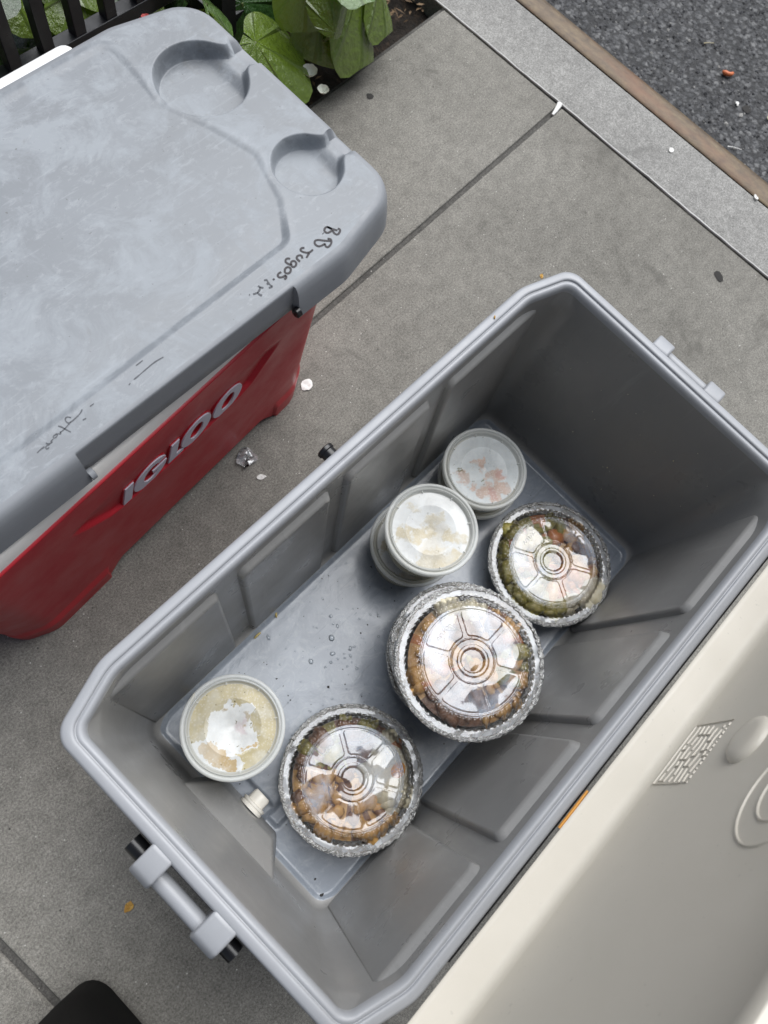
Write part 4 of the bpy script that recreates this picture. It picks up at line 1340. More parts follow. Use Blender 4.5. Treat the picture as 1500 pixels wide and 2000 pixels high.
# ================================================================== DELI CUPS
def make_cup(name, label, h, smear, group='round deli cups in the grey cooler'):
    t = thing(name, label, 'container', group=group)
    Rl, Rb = 0.0585, 0.0585 - 0.11 * h - 0.004
    prof = [(Rb - 0.006, 0.0012), (Rb - 0.001, 0.0), (Rb, 0.002)] + [(Rb + (0.0545 - Rb) * k / 6, 0.002 + (h - 0.010 - 0.002) * k / 6) for k in range(1, 7)] + [(0.0555, h - 0.009), (0.0555, h - 0.004)]
    V, F = lathe(prof, 56, True)
    mesh_obj('cup_body', V, F, M['cup'], t, smooth=50)
    prof = [(0.0545, h - 0.013), (0.0572, h - 0.0125), (0.0592, h - 0.0105), (0.0600, h - 0.004), (0.0597, h - 0.0012), (0.0585, h), (0.0560, h + 0.0003), (0.0553, h - 0.0006), (0.0545, h - 0.0018), (0.0538, h - 0.0006), (0.0530, h), (0.0519, h - 0.0006),
            (0.0512, h - 0.0035), (0.0505, h - 0.0058), (0.0491, h - 0.0062)]
    V, F = lathe(prof, 72)
    mesh_obj('cup_lid', V, F, M['cup_lid'], t, smooth=60)
    # pressed centre of the lid with contents against it: gentle stacking ring
    prof = [(0.0492, h - 0.0062), (0.0475, h - 0.0060), (0.0340, h - 0.0060), (0.0330, h - 0.0056), (0.0320, h - 0.0056), (0.0310, h - 0.0061), (0.0055, h - 0.0060), (0.0045, h - 0.0068), (0.0010, h - 0.0070)]
    V, F = lathe(prof, 56, False, True)
    mesh_obj('lid_centre', V, F, smear, t, smooth=60)
    # little ribs across the groove
    parts = []
    for k in range(8):
        a = 2 * pi * k / 8 + 0.2
        v, f = box_vf(0.0484, 0.0518, -0.0005, 0.0005, h - 0.0066, h - 0.0032)
        parts.append(([(x * cos(a) - y * sin(a), x * sin(a) + y * cos(a), z) for x, y, z in v], f))
    V, F = join_vf(parts)
    mesh_obj('lid_ribs', V, F, M['cup_lid'], t, smooth=30)['kind'] = 'stuff'
    # what fills the cup, seen through its wall
    prof = [(Rb - 0.006, 0.003)] + [(Rb - 0.0012 + (0.0545 - Rb) * k / 6, 0.004 + (h - 0.022) * k / 6) for k in range(0, 7)]
    V, F = lathe(prof, 40, True, True)
    mesh_obj('contents', V, F, M['stew'], t, smooth=60)
    return t
FZc = FZ + 0.0002
c1 = make_cup('deli_cup', 'tall deli cup beside the white drain plug, white patch under its lid', 0.1175, M['smear_white'])
c1.location = (-0.2574, 0.0817, FZc); c1.rotation_euler = (0, 0, 0.0)
c2 = make_cup('deli_cup', 'lower deli cup of the middle stack, mostly hidden by the cup on it', 0.0745, M['smear_cream'])
c2.location = (0.0700, 0.0885, FZc)
dup(c2, (0.0735, 0.0820, FZc + 0.0752), 0.0, 'upper deli cup of the middle stack with cream smears under its lid')
c3 = make_cup('deli_cup', 'lower deli cup of the short stack by the dark end wall', 0.0445, M['smear_pink'])
c3.location = (0.2175, 0.0900, FZc); c3.rotation_euler = (0, 0, 1.2)
dup(c3, (0.2140, 0.0925, FZc + 0.0452), 0.0, 'upper deli cup with pinkish smears and herb specks under its lid')

# ================================================================== FOIL PANS WITH CLEAR DOMES
PR = 0.0895
def pan_mod(i, r, z, a):
    if i <= 3: return r, z
    w = noise.noise(Vector((cos(a) * 14, sin(a) * 14, i * 0.35))) * 0.0011 + noise.noise(Vector((cos(a) * 30, sin(a) * 30, i * 0.9))) * 0.0010
    if i >= 5:
        cr = noise.noise(Vector((cos(a) * 22, sin(a) * 22, 5.0 + 0.5 * i)))
        rip = sin(a * 96 + 5 * noise.noise(Vector((cos(a) * 8, sin(a) * 8, 1.3)))) * (0.5 + noise.noise(Vector((cos(a) * 13, sin(a) * 13, 9.1))))
        return r + w + 0.0008 * cr, z + cr * 0.0020 + rip * 0.0009
    return r + 0.0006 * sin(a * 64), z
pan_prof = [(0.001, 0.0), (0.060, 0.0), (0.0635, 0.0012), (0.066, 0.004), (0.0735, 0.030), (0.0795, 0.0445), (0.0835, 0.0455), (0.0868, 0.0462), (0.0886, 0.0480), (0.0897, 0.0468), (0.0900, 0.0448), (0.0890, 0.0430), (0.0872, 0.0432)]
V, F = lathe(pan_prof, 640, True, False, pan_mod)
pan_me = mesh_obj('pan', V, F, M['foil'], None, smooth=180)
# folded crimps of foil lapped over the dome's flange
loops = []
for i, (r, z) in enumerate([(0.0890, 0.0474), (0.0878, 0.0494), (0.0860, 0.0493), (0.0846, 0.0484)]):
    L = []
    for k in range(640):
        a = 2 * pi * k / 640
        q = noise.noise(Vector((cos(a) * 9, sin(a) * 9, 1.0))) * 0.0018 + noise.noise(Vector((cos(a) * 34, sin(a) * 34, 2.0))) * 0.0016
        f = (0, 0.35, 0.8, 1.3)[i]
        cr = noise.noise(Vector((cos(a) * 34, sin(a) * 34, 7 + i * 0.5))) * 0.0020
        rip = sin(a * 96 + 5 * noise.noise(Vector((cos(a) * 8, sin(a) * 8, 1.3)))) * (0.5 + noise.noise(Vector((cos(a) * 13, sin(a) * 13, 9.1))))
        L.append(((r + q * f) * cos(a), (r + q * f) * sin(a), z + cr + rip * 0.0009))
    loops.append(L)
V, F = loft(loops)
crimp_me = mesh_obj('crimped_edge', V, F, M['foil'], None, smooth=180)
# dome lid as a polar height sheet
NT = 496
NB = 62
def dome_z(r, a):
    z0 = 0.0470
    if r > 0.0785: return z0 + 0.0004 * noise.noise(Vector((cos(a) * 6, sin(a) * 6, 0)))
    if r > 0.0690:
        t = (0.0785 - r) / 0.0095
        z = z0 + 0.0105 * smooth(t)
        sc = (0.5 + 0.5 * cos(a * NB))
        return z - 0.0030 * (1 - sc) * sin(pi * min(1, t)) 
    top = z0 + 0.0105
    if r > 0.0632:
        ab = (a * NB / (2 * pi)) % 1.0 - 0.5
        dx = (r - 0.0662); dy = ab * 2 * pi * r / NB
        q = 1 - (dx * dx + dy * dy) / (0.0030 ** 2)
        return top + (0.0030 * math.sqrt(q) if q > 0 else 0)
    z = top
    z += 0.0010 * smooth((0.0016 - abs(r - 0.0612)) / 0.0012)
    # six raised panels with rounded corners
    sec = (a % (pi / 3)) - pi / 6
    w = pi / 6 * r - 0.0026
    dx = abs(sec) * r - w
    dr = max(0.0285 - r, r - 0.0580)
    rc = 0.004
    qx, qr = dx + rc, dr + rc
    d = min(max(qx, qr), 0) + math.hypot(max(qx, 0), max(qr, 0)) - rc
    z += 0.0006 * smooth((0.0005 - d) / 0.0011)
    z += 0.0010 * smooth((0.0010 - abs(r - 0.0255)) / 0.0008)
    z += 0.0008 * smooth((0.0190 - r) / 0.001) 
    z -= 0.0030 * smooth((0.0150 - r) / 0.0022)
    return z
rs = [0.0848, 0.0815, 0.0792] + [0.0785 - 0.00095 * k for k in range(11)] + [0.0690 - 0.00053 * k for k in range(1, 12)] + [0.0632 - 0.00034 * k for k in range(1, 17)]
r_ = rs[-1]
while r_ > 0.0120:
    r_ -= 0.00062; rs.append(r_)
rs += [0.009, 0.005, 0.001]
loops = [[(r * cos(2 * pi * k / NT), r * sin(2 * pi * k / NT), dome_z(r, 2 * pi * k / NT)) for k in range(NT)] for r in rs]
V, F = loft(loops, False, True)
mi = []
for i in range(len(rs) - 1):
    mi += [1 if rs[i] > 0.0790 else (2 if rs[i] > 0.0640 else 0)] * NT
mi += [0]
dome_me = mesh_obj('dome_lid', V, F, None, None, smooth=180, mats=[M['dome'], M['dome_edge'], M['dome_rib']], mat_idx=mi)
code_me = text_mesh('APLD30', 0.0072, 0.0003)
code_me.materials.append(M['dome_edge'])
for o in (pan_me, crimp_me, dome_me):
    COL.objects.unlink(o)
FOODS = [M['f_brown'], M['f_dark'], M['f_green'], M['f_pale'], M['f_orange']]
ico = []
def blob_base():
    bm = bmesh.new(); bmesh.ops.create_icosphere(bm, subdivisions=2, radius=1.0)
    V = [tuple(v.co) for v in bm.verts]; F = [tuple(v.index for v in f.verts) for f in bm.faces]
    bm.free(); return V, F
BV, BF = blob_base()
def food_mesh(kind, seed, n=150):
    r = random.Random(seed)
    V = []; F = []; MI = []
    # bed of food
    nb = 40
    V.append((0, 0, 0.040))
    ringr = [0.02, 0.04, 0.06, 0.073]
    for rr_ in ringr:
        for k in range(nb):
            a = 2 * pi * k / nb
            V.append((rr_ * cos(a), rr_ * sin(a), 0.041 + 0.003 * noise.noise(Vector((rr_ * cos(a) * 60, rr_ * sin(a) * 60, seed))) - (0.002 if rr_ > 0.07 else 0)))
    for k in range(nb): F.append((0, 1 + k, 1 + (k + 1) % nb)); MI.append(kind(2 * pi * k / nb, 0.01, r))
    for q in range(3):
        for k in range(nb):
            F.append((1 + q * nb + k, 1 + (q + 1) * nb + k, 1 + (q + 1) * nb + (k + 1) % nb, 1 + q * nb + (k + 1) % nb)); MI.append(kind(2 * pi * k / nb, ringr[q], r))
    for i in range(n):
        a = r.random() * 2 * pi; rad = 0.072 * math.sqrt(r.random())
        m = kind(a, rad, r)
        s = r.uniform(0.0036, 0.0070) * r.choice([1, 1, 1.4, 1.9]) * (1.3 if m == 3 else 1.0)
        sx, sy, sz = s * r.uniform(0.8, 1.6), s * r.uniform(0.7, 1.1), s * r.uniform(0.45, 0.7)
        rot = r.random() * pi
        o = len(V); ph = r.random() * 50
        for b in BV:
            k = 1 + 0.5 * noise.noise(Vector((b[0] * 1.4 + ph, b[1] * 1.4, b[2] * 1.4)))
            x, y, z = b[0] * sx * k, b[1] * sy * k, b[2] * sz * k
            V.append((rad * cos(a) + x * cos(rot) - y * sin(rot), rad * sin(a) + x * sin(rot) + y * cos(rot), 0.0445 + z + r.uniform(-0.0004, 0.0004) - (0.002 if rad > 0.064 else 0)))
        F += [tuple(q + o for q in f) for f in BF]; MI += [m] * len(BF)
    return V, F, MI
def mk_pan(label, loc, rz, food, group='foil pans with clear dome lids in the grey cooler'):
    t = thing('foil_pan', label, 'food pan', loc, rz, group)
    for src, nm in ((pan_me, 'pan'), (crimp_me, 'crimped_edge'), (dome_me, 'dome_lid')):
        c = bpy.data.objects.new(nm, src.data); COL.objects.link(c); c.parent = t
    dome = c
    tx = bpy.data.objects.new('moulded_lettering', code_me); COL.objects.link(tx); tx.parent = dome
    tx.location = (0.0, 0.046, 0.0586)
    V, F, MI = food
    f = mesh_obj('food', V, F, None, t, smooth=180, mats=FOODS, mat_idx=MI)
    f['kind'] = 'stuff'
    return t
def ang_in(a, lo, hi):
    a = math.degrees(a) % 360; lo %= 360; hi %= 360
    return lo <= a <= hi if lo <= hi else (a >= lo or a <= hi)
# world angles: image right = about -46 deg, image up = about 47 deg, image left = 134 deg, image down = 227 deg
def kA(a, rad, r):
    if ang_in(a, -85, 5) and rad > 0.012: return 3 if r.random() < 0.85 else 4
    if ang_in(a, 5, 60): return 1 if rad < 0.062 else 2
    if ang_in(a, 60, 110): return 2 if r.random() < 0.6 else 1
    return 0 if r.random() < 0.8 else 1
def kB(a, rad, r):
    if ang_in(a, 75, 165): return 4 if r.random() < 0.25 else 0
    if ang_in(a, 165, 235): return 1
    if ang_in(a, -30, -12) : return 4 if rad > 0.04 else 1
    if ang_in(a, -70, -30): return 2 if r.random() < 0.6 else 0
    if ang_in(a, 20, 75): return 3 if rad > 0.05 else 1
    return 1 if r.random() < 0.5 else 0
def kC(a, rad, r):
    if ang_in(a, 110, 235): return 2 if rad > 0.045 else (0 if r.random() < 0.5 else 2)
    if ang_in(a, 20, 110): return r.choice([2, 2, 4, 3])
    if ang_in(a, 235, 300): return 3 if rad > 0.055 else 4
    return 0 if r.random() < 0.7 else 1
P1 = mk_pan('foil pan nearest the white drain plug, egg and brown food under its dome', (-0.1973, -0.0641, FZc), 0.0, food_mesh(kA, 11))
P2 = mk_pan('foil pan by the dark end wall, orange and green food under its dome', (0.1988, -0.0640, FZc), 0.0, food_mesh(kC, 12))
fB = food_mesh(kB, 13)
mk_pan('bottom foil pan of the stack of three, hidden under the others', (0.004, -0.0535, FZc), 0.4, fB)
mk_pan('middle foil pan of the stack, only its crimped rim showing', (-0.0015, -0.0515, FZc + 0.0605), 0.9, fB)
P3 = mk_pan('top foil pan of the stack of three, brown chunks under its dome', (-0.0175, -0.0600, FZc + 0.1210), 0.0, fB)
# yolk and egg white in the nearest pan
loops = []
for f, z in ((1.0, 0.0490), (0.9, 0.0530), (0.6, 0.0545), (0.2, 0.0550), (0.02, 0.0550)):
    loops.append([(0.036 + 0.030 * f * cos(q) * (1 + 0.12 * sin(3 * q)), -0.024 + 0.028 * f * sin(q) * (1 + 0.1 * cos(2 * q)), z) for q in [2 * pi * k / 32 for k in range(32)]])
V, F = loft(loops, False, True)
mesh_obj('egg', V, F, plain('egg_white', (0.72, 0.66, 0.52), 0.3), P1, smooth=180)
loops = [[(0.046 + 0.011 * f * cos(q), -0.034 + 0.009 * f * sin(q), z) for q in [2 * pi * k / 24 for k in range(24)]] for f, z in ((1, 0.0535), (0.8, 0.0562), (0.4, 0.0570), (0.05, 0.0571))]
V, F = loft(loops, False, True)
mesh_obj('egg_yolk', V, F, plain('egg_yolk', (0.72, 0.30, 0.04), 0.3), P1, smooth=180)

# ================================================================== CRUMBS AND WATER IN THE COOLER
def grain(x, y, z, rz, label, ln=0.006, w=0.0017, mat='rice', name='rice_grain', group='rice grains dropped in the grey cooler'):
    V, F = tube_vf([(-ln, 0, 0), (-ln * 0.7, 0, 0), (0, 0.0003, 0.0002), (ln * 0.7, 0, 0), (ln, 0, 0)], [w * 0.3, w * 0.8, w, w * 0.8, w * 0.3], 8)
    o = mesh_obj(name, V, F, M[mat], None, smooth=60)
    o.location = (x, y, z); o.rotation_euler = (0, 0, rz)
    tag(o, label, 'crumb', group)
    return o
grain(-0.1548, 0.1500, FZ + 0.0020, 0.0, 'larger yellow rice grain on the cooler floor by the side wall')
grain(-0.1180, 0.1525, FZ + 0.0020, 0.9, 'stubby yellow rice grain on the cooler floor near the pad gap', 0.0038)
grain(-0.2690, 0.1480, FZ + 0.0060, 0.55, 'long rice grain behind the tall deli cup', 0.0075, 0.0020)
grain(0.3648, 0.0829, 0.2800, 1.1, 'pale crumb stuck high on the dark end wall', 0.0030, 0.0021, 'f_pale', 'food_crumb')
grain(0.3615, 0.1014, 0.2850, 0.4, 'tiny pale speck stuck on the dark end wall', 0.0016, 0.0011, 'f_pale', 'food_crumb')
grain(0.2475, 0.1960, 0.3500, 0.7, 'orange crumb lying on the grey cooler rim', 0.0022, 0.0010, 'leaf_dry', 'food_crumb')
r = random.Random(21)
parts = []
def drop(x, y, s, z):
    loops = []
    e = r.uniform(0.7, 1.4); rot = r.random() * pi
    for f, h in ((1.0, 0.0), (0.92, 0.35), (0.7, 0.62), (0.4, 0.78), (0.05, 0.84)):
        L = []
        for k in range(12):
            a = 2 * pi * k / 12
            dx, dy = s * f * cos(a) * e, s * f * sin(a) / e
            L.append((x + dx * cos(rot) - dy * sin(rot), y + dx * sin(rot) + dy * cos(rot), z + s * h * 0.7))
        loops.append(L)
    parts.append(loft(loops, False, True))
n_d = 0
while n_d < 130:
    x = r.gauss(-0.06, 0.10); y = r.gauss(0.055, 0.045)
    if not (-0.29 < x < 0.29 and -0.12 < y < 0.145): continue
    if any(math.hypot(x - a, y - b) < q for a, b, q in ((-0.2574, 0.0817, 0.052), (0.07, 0.0885, 0.054), (0.2175, 0.09, 0.05), (-0.1973, -0.0641, 0.068), (0.199, -0.064, 0.068), (0.004, -0.0535, 0.068))): continue
    drop(x, y, 0.0006 + 0.0018 * r.random() ** 3, FZ + 0.0001); n_d += 1
for x, y, s in ((-0.086, 0.078, 0.0042), (-0.128, 0.075, 0.0034), (-0.066, 0.100, 0.0024), (-0.100, 0.062, 0.0032), (-0.078, 0.050, 0.0026), (-0.146, 0.138, 0.0030)):
    drop(x, y, s, FZ + 0.0001)
V, F = join_vf(parts)
o = mesh_obj('water_droplets', V, F, M['water'], None, smooth=180); o['kind'] = 'stuff'
parts = []
def speck(x, y, z, s):
    v = [(x + s * q[0] * r.uniform(0.6, 1.3), y + s * q[1] * r.uniform(0.6, 1.3), z + s * 0.35 * q[2] + s * 0.2) for q in [(1, 0, 0), (-1, 0, 0), (0, 1, 0), (0, -1, 0), (0, 0, 1), (0, 0, -1)]]
    parts.append((v, [(0, 2, 4), (2, 1, 4), (1, 3, 4), (3, 0, 4), (2, 0, 5), (1, 2, 5), (3, 1, 5), (0, 3, 5)]))
for i in range(170):
    speck(r.uniform(-0.30, 0.28), r.uniform(-0.13, 0.15), FZ + 0.0002, r.uniform(0.0005, 0.0013))
speck(-0.318, -0.139, FZ + 0.0002, 0.0036); speck(-0.310, -0.120, FZ + 0.0002, 0.0016); speck(-0.287, 0.135, FZ + 0.0005, 0.0022); speck(-0.135, 0.035, FZ + 0.0005, 0.0022)
V, F = join_vf(parts)
o = mesh_obj('black_food_specks', V, F, M['grime'], None); o['kind'] = 'stuff'

parts = []
for i in range(26):
    y, z = r.uniform(-0.13, 0.13), r.uniform(0.08, 0.30)
    x = 0.3519 - (0.337 - z) * (0.3519 - 0.327) / 0.285 - 0.0006
    s_ = r.choice([0.0005, 0.0007, 0.0008, 0.0014])
    speck(x, y, z - s_ * 0.2, s_)
V, F = join_vf(parts)
o = mesh_obj('pale_wall_specks', V, F, M['f_pale'], None); o['kind'] = 'stuff'

# ================================================================== TREE-PIT FENCE
fence = thing('tree_guard_fence', 'low black iron tree guard fence behind the red cooler', 'fence', (0, 0, 0))
FY = 0.905
def fbar(name, a, b, w, h):
    """square section bar from a to b"""
    a, b = Vector(a), Vector(b); d = (b - a).normalized()
    u = d.orthogonal() if abs(d.z) > 0.9 else d.cross(Vector((0, 0, 1)))
    if abs(d.z) > 0.9: u = Vector((1, 0, 0))
    u.normalize(); w2 = d.cross(u).normalized()
    V = []
    for p in (a, b):
        for s, t in ((-1, -1), (1, -1), (1, 1), (-1, 1)):
            V.append(tuple(p + u * (s * w / 2) + w2 * (t * h / 2)))
    F = [(3, 2, 1, 0), (4, 5, 6, 7)] + [(i, (i + 1) % 4, 4 + (i + 1) % 4, 4 + i) for i in range(4)]
    o = mesh_obj(name, V, F, M['iron'], fence, smooth=30); bevel(o, 0.0012, 2)
    return o
fbar('rail', (-0.95, FY, 0.100), (0.520, FY, 0.100), 0.022, 0.024)
fbar('rail', (-0.95, FY, 0.205), (0.520, FY, 0.205), 0.022, 0.024)
fbar('rail', (-0.95, FY, 0.46), (0.485, FY, 0.46), 0.022, 0.024)
fbar('post', (0.475, FY, -0.06), (0.475, FY, 0.50), 0.030, 0.030)
fbar('post', (-0.95, FY, -0.06), (-0.95, FY, 0.50), 0.030, 0.030)
fbar('post', (0.475, 1.95, -0.06), (0.475, 1.95, 0.50), 0.030, 0.030)
fbar('rail', (0.475, FY, 0.100), (0.475, 1.95, 0.100), 0.022, 0.024)
fbar('rail', (0.475, FY, 0.205), (0.475, 1.95, 0.205), 0.022, 0.024)
fbar('rail', (0.475, FY, 0.46), (0.475, 1.95, 0.46), 0.022, 0.024)
for k in range(20):
    x = 0.425 - k * 0.052
    fbar('bar', (x, FY, 0.205 if k % 1 == 0 else 0.1), (x, FY, 0.46), 0.018, 0.018)
for k in range(12):
    fbar('bar', (0.475, FY + 0.06 + k * 0.08, 0.205), (0.475, FY + 0.06 + k * 0.08, 0.46), 0.018, 0.018)

# ================================================================== BEGONIA LEAVES
def leaf_mesh(asym, fold, curl, seed):
    """lopsided heart-shaped leaf, unit length, petiole at the origin, tip on +x, folded along the midrib"""
    nr, na = 10, 36
    V = [(0, 0, 0)]; U = [(0.5, 0)]
    for i in range(1, nr + 1):
        t = i / nr
        for k in range(na):
            a = -pi + 2 * pi * (k + 0.5) / na
            # outline radius by angle from the petiole
            c = (1 + cos(a)) / 2
            R_ = 0.20 + 0.80 * c ** 1.15
            R_ *= 1 - 0.10 * math.exp(-((abs(a) - 0.0) / 0.25) ** 2) * 0
            side = 1 if a > 0 else -1
            R_ *= 1 + 0.16 * asym * side * math.exp(-((abs(a) - 1.1) / 0.6) ** 2)
            R_ *= 1 + 0.16 * math.exp(-((abs(a) - 0.75) / 0.5) ** 2)
            R_ *= 1 + 0.13 * math.exp(-(a / 0.26) ** 2) - 0.03 * math.exp(-((abs(a) - 0.42) / 0.22) ** 2)
            R_ *= 1 + 0.012 * noise.noise(Vector((a * 7, seed, 0)))
            x, y = t * R_ * cos(a), t * R_ * sin(a)
            z = -fold * abs(y) ** 1.25 * side ** 0 - curl * 0.35 * max(0, x) ** 2 + 0.045 * noise.noise(Vector((x * 2.5 + seed, y * 2.5, seed))) * t
            z += 0.006 * abs(sin(a * 4.5)) * t
            V.append((x, y, z)); U.append(((a + pi) / (2 * pi), t))
    F = [(0, 1 + k, 1 + (k + 1) % na) for k in range(na - 1)]
    for i in range(nr - 1):
        for k in range(na - 1):
            F.append((1 + i * na + k, 1 + (i + 1) * na + k, 1 + (i + 1) * na + k + 1, 1 + i * na + k + 1))
    return V, F, U
LEAF = []
for q, (a, f, c, mt) in enumerate([(1, 0.35, 0.25, 'leaf_a'), (-1, 0.6, 0.30, 'leaf_a'), (1, 0.5, 0.4, 'leaf_b'), (-1, 0.3, 0.2, 'leaf_c'), (1, 0.9, 0.3, 'leaf_a')]):
    V, F, U = leaf_mesh(a, f, c, q * 3.1 + 1)
    o = mesh_obj('leaf', V, F, M[mt], None, smooth=180, uvs=U)
    LEAF.append(o.data); COL.objects.unlink(o); bpy.data.objects.remove(o)
def add_leaf(root, base, tip, roll=0.0, kind=0, ground=(None)):
    b, t = Vector(base), Vector(tip)
    d = t - b; ln = d.length; d.normalize()
    up = Vector((0, 0, 1)); up = (up - d * up.dot(d)).normalized()
    if roll: up = Matrix.Rotation(roll, 3, d) @ up
    y = up.cross(d)
    o = bpy.data.objects.new('leaf', LEAF[kind]); COL.objects.link(o)
    Mw = Matrix(((d.x, y.x, up.x, b.x), (d.y, y.y, up.y, b.y), (d.z, y.z, up.z, b.z), (0, 0, 0, 1)))
    Mw = Mw @ Matrix.Diagonal((ln, ln, ln, 1))
    o.matrix_world = Matrix.Translation(-Vector(root.location)) @ Mw
    o.parent = root
    o.matrix_local = Matrix.Translation(-Vector(root.location)) @ Mw
    # petiole
    s = Vector(root.location) + Vector((0, 0, -0.02))
    m_ = (s + b) / 2 + Vector((0, 0, 0.03))
    pts = [s - Vector(root.location), s * 0.25 + m_ * 0.5 + b * 0.25 - Vector(root.location), b - Vector(root.location)]
    V, F = tube_vf(pts, [0.0035, 0.0028, 0.0020], 6)
    mesh_obj('stem', V, F, M['stem'], root, smooth=60)
    return o
def plant(label, loc, leaves, group='begonia plants in the tree pit'):
    t = thing('begonia_plant', label, 'plant', loc, 0, group)
    for lf in leaves:
        add_leaf(t, *lf)
    return t
plant('begonia with one broad leaf leaning towards the cooler corner and pavement', (0.50, 0.865, -0.02), [
    ((0.447, 0.800, 0.155), (0.505, 0.735, 0.090), 0.15, 0), ((0.395, 0.829, 0.205), (0.450, 0.812, 0.120), -0.5, 4),
    ((0.385, 0.835, 0.225), (0.430, 0.838, 0.180), 0.4, 3), ((0.512, 0.90, 0.12), (0.53, 0.84, 0.05), 0.3, 2)])
plant('begonia with two long glossy leaves hanging over the pavement edge', (0.63, 0.86, -0.02), [
    ((0.592, 0.808, 0.160), (0.592, 0.752, 0.080), 0.25, 0), ((0.668, 0.797, 0.155), (0.695, 0.750, 0.055), -0.2, 1),
    ((0.545, 0.800, 0.225), (0.578, 0.765, 0.150), 0.6, 4), ((0.605, 0.785, 0.225), (0.622, 0.728, 0.205), -0.2, 3),
    ((0.553, 0.735, 0.165), (0.575, 0.745, 0.205), 0.8, 4), ((0.64, 0.88, 0.20), (0.60, 0.80, 0.17), 0.0, 0)])
plant('small begonia at the kerb end of the tree pit', (0.75, 0.87, -0.02), [
    ((0.722, 0.800, 0.140), (0.748, 0.765, 0.070), -0.2, 1), ((0.70, 0.83, 0.12), (0.71, 0.785, 0.06), 0.3, 2), ((0.735, 0.83, 0.12), (0.77, 0.79, 0.03), 0.1, 0),
    ((0.69, 0.83, 0.20), (0.69, 0.78, 0.17), 0.3, 3), ((0.72, 0.85, 0.18), (0.70, 0.79, 0.14), 0.0, 1), ((0.66, 0.86, 0.15), (0.70, 0.82, 0.10), 0.2, 2)])
rl_ = random.Random(9)
def bush(label, loc, n, spread, zlo, zhi, kinds, size=(0.08, 0.13)):
    L = []
    for i in range(n):
        a = rl_.random() * 2 * pi; q = spread * math.sqrt(rl_.random())
        b = (loc[0] + q * cos(a), loc[1] + q * sin(a) * 0.8, rl_.uniform(zlo, zhi))
        l = rl_.uniform(*size); da = a + rl_.uniform(-0.9, 0.9)
        dz = rl_.uniform(-0.8, 0.1)
        L.append((b, (b[0] + l * cos(da) * 0.8, b[1] + l * sin(da) * 0.8, b[2] + l * dz), rl_.uniform(-0.5, 0.5), rl_.choice(kinds)))
    return plant(label, loc, L)
bush('leafy begonia behind the fence at the far left of the picture', (0.08, 1.09, -0.02), 16, 0.13, 0.06, 0.30, [0, 1, 2, 2], (0.08, 0.12))
bush('leafy begonia behind the fence above the cooler lid middle', (0.27, 1.09, -0.02), 16, 0.12, 0.06, 0.30, [0, 1, 2, 2], (0.08, 0.12))
bush('dark begonia inside the fence corner beyond the big cup holder', (0.37, 1.11, -0.02), 12, 0.10, 0.03, 0.22, [2, 2, 0, 1], (0.09, 0.14))
bush('begonia outside the fence behind the long hanging leaves', (0.58, 1.02, -0.02), 7, 0.10, 0.03, 0.16, [0, 1, 2, 3], (0.08, 0.12))
bush('begonia far back in the pit near the kerb', (0.76, 0.98, -0.02), 10, 0.09, 0.02, 0.14, [0, 1, 2], (0.08, 0.12))
# flowers
def flower(label, loc, size, mat, n=5, tilt=0.3):
    t = thing('begonia_flower', label, 'flower', loc, rl_.random() * 6, 'begonia flowers')
    for k in range(n):
        a = 2 * pi * k / n
        V = []; F = []
        nr, na = 4, 10
        V.append((0, 0, 0))
        for i in range(1, nr + 1):
            for j in range(na):
                b = -1.0 + 2.0 * j / (na - 1)
                q = i / nr
                rr_ = size * q
                th = a + b * 0.62 * (0.55 + 0.45 * q)
                V.append((rr_ * cos(th) * (1 - 0.10 * b * b), rr_ * sin(th) * (1 - 0.10 * b * b), size * (tilt * q * q + 0.10 * noise.noise(Vector((th * 3, q * 3, k))))))
        for j in range(na - 1): F.append((0, 1 + j, 2 + j))
        for i in range(nr - 1):
            for j in range(na - 1):
                F.append((1 + i * na + j, 1 + (i + 1) * na + j, 2 + (i + 1) * na + j, 2 + i * na + j))
        mesh_obj('petal', V, F, mat, t, smooth=180)
    return t
flower('white round flower against the fence bars at the far left', (0.150, 0.868, 0.215), 0.020, M['petal'], 4, 0.25)
flower('crumpled white flower between the two broad leaves', (0.532, 0.762, 0.075), 0.013, M['petal'], 7, 0.9)
flower('white flower fallen on the soil below the broad leaf', (0.545, 0.740, 0.050), 0.010, M['petal'], 6, 0.8)
flower('pink flower peeping over the back edge of the red cooler lid', (0.290, 0.845, 0.235), 0.011, M['petal_red'], 4, 0.5)
# dry litter on the soil
parts = []
for i in range(420):
    x, y = rl_.uniform(0.3, 0.9), rl_.uniform(0.80, 1.1)
    a = rl_.random() * 6.28; l = rl_.uniform(0.004, 0.013); w = l * rl_.uniform(0.15, 0.5)
    z = -0.018 + rl_.uniform(0, 0.012)
    V = [(x + l * cos(a), y + l * sin(a), z + rl_.uniform(0, .004)), (x - w * sin(a), y + w * cos(a), z + 0.003), (x - l * cos(a), y - l * sin(a), z), (x + w * sin(a), y - w * cos(a), z + 0.001)]
    parts.append((V, [(0, 1, 2, 3)]))
V, F = join_vf(parts)
o = mesh_obj('leaf_mulch', V, F, food_mat('mulch', (0.05, 0.03, 0.015), (0.20, 0.13, 0.07), 40, 0.9)); o['kind'] = 'stuff'

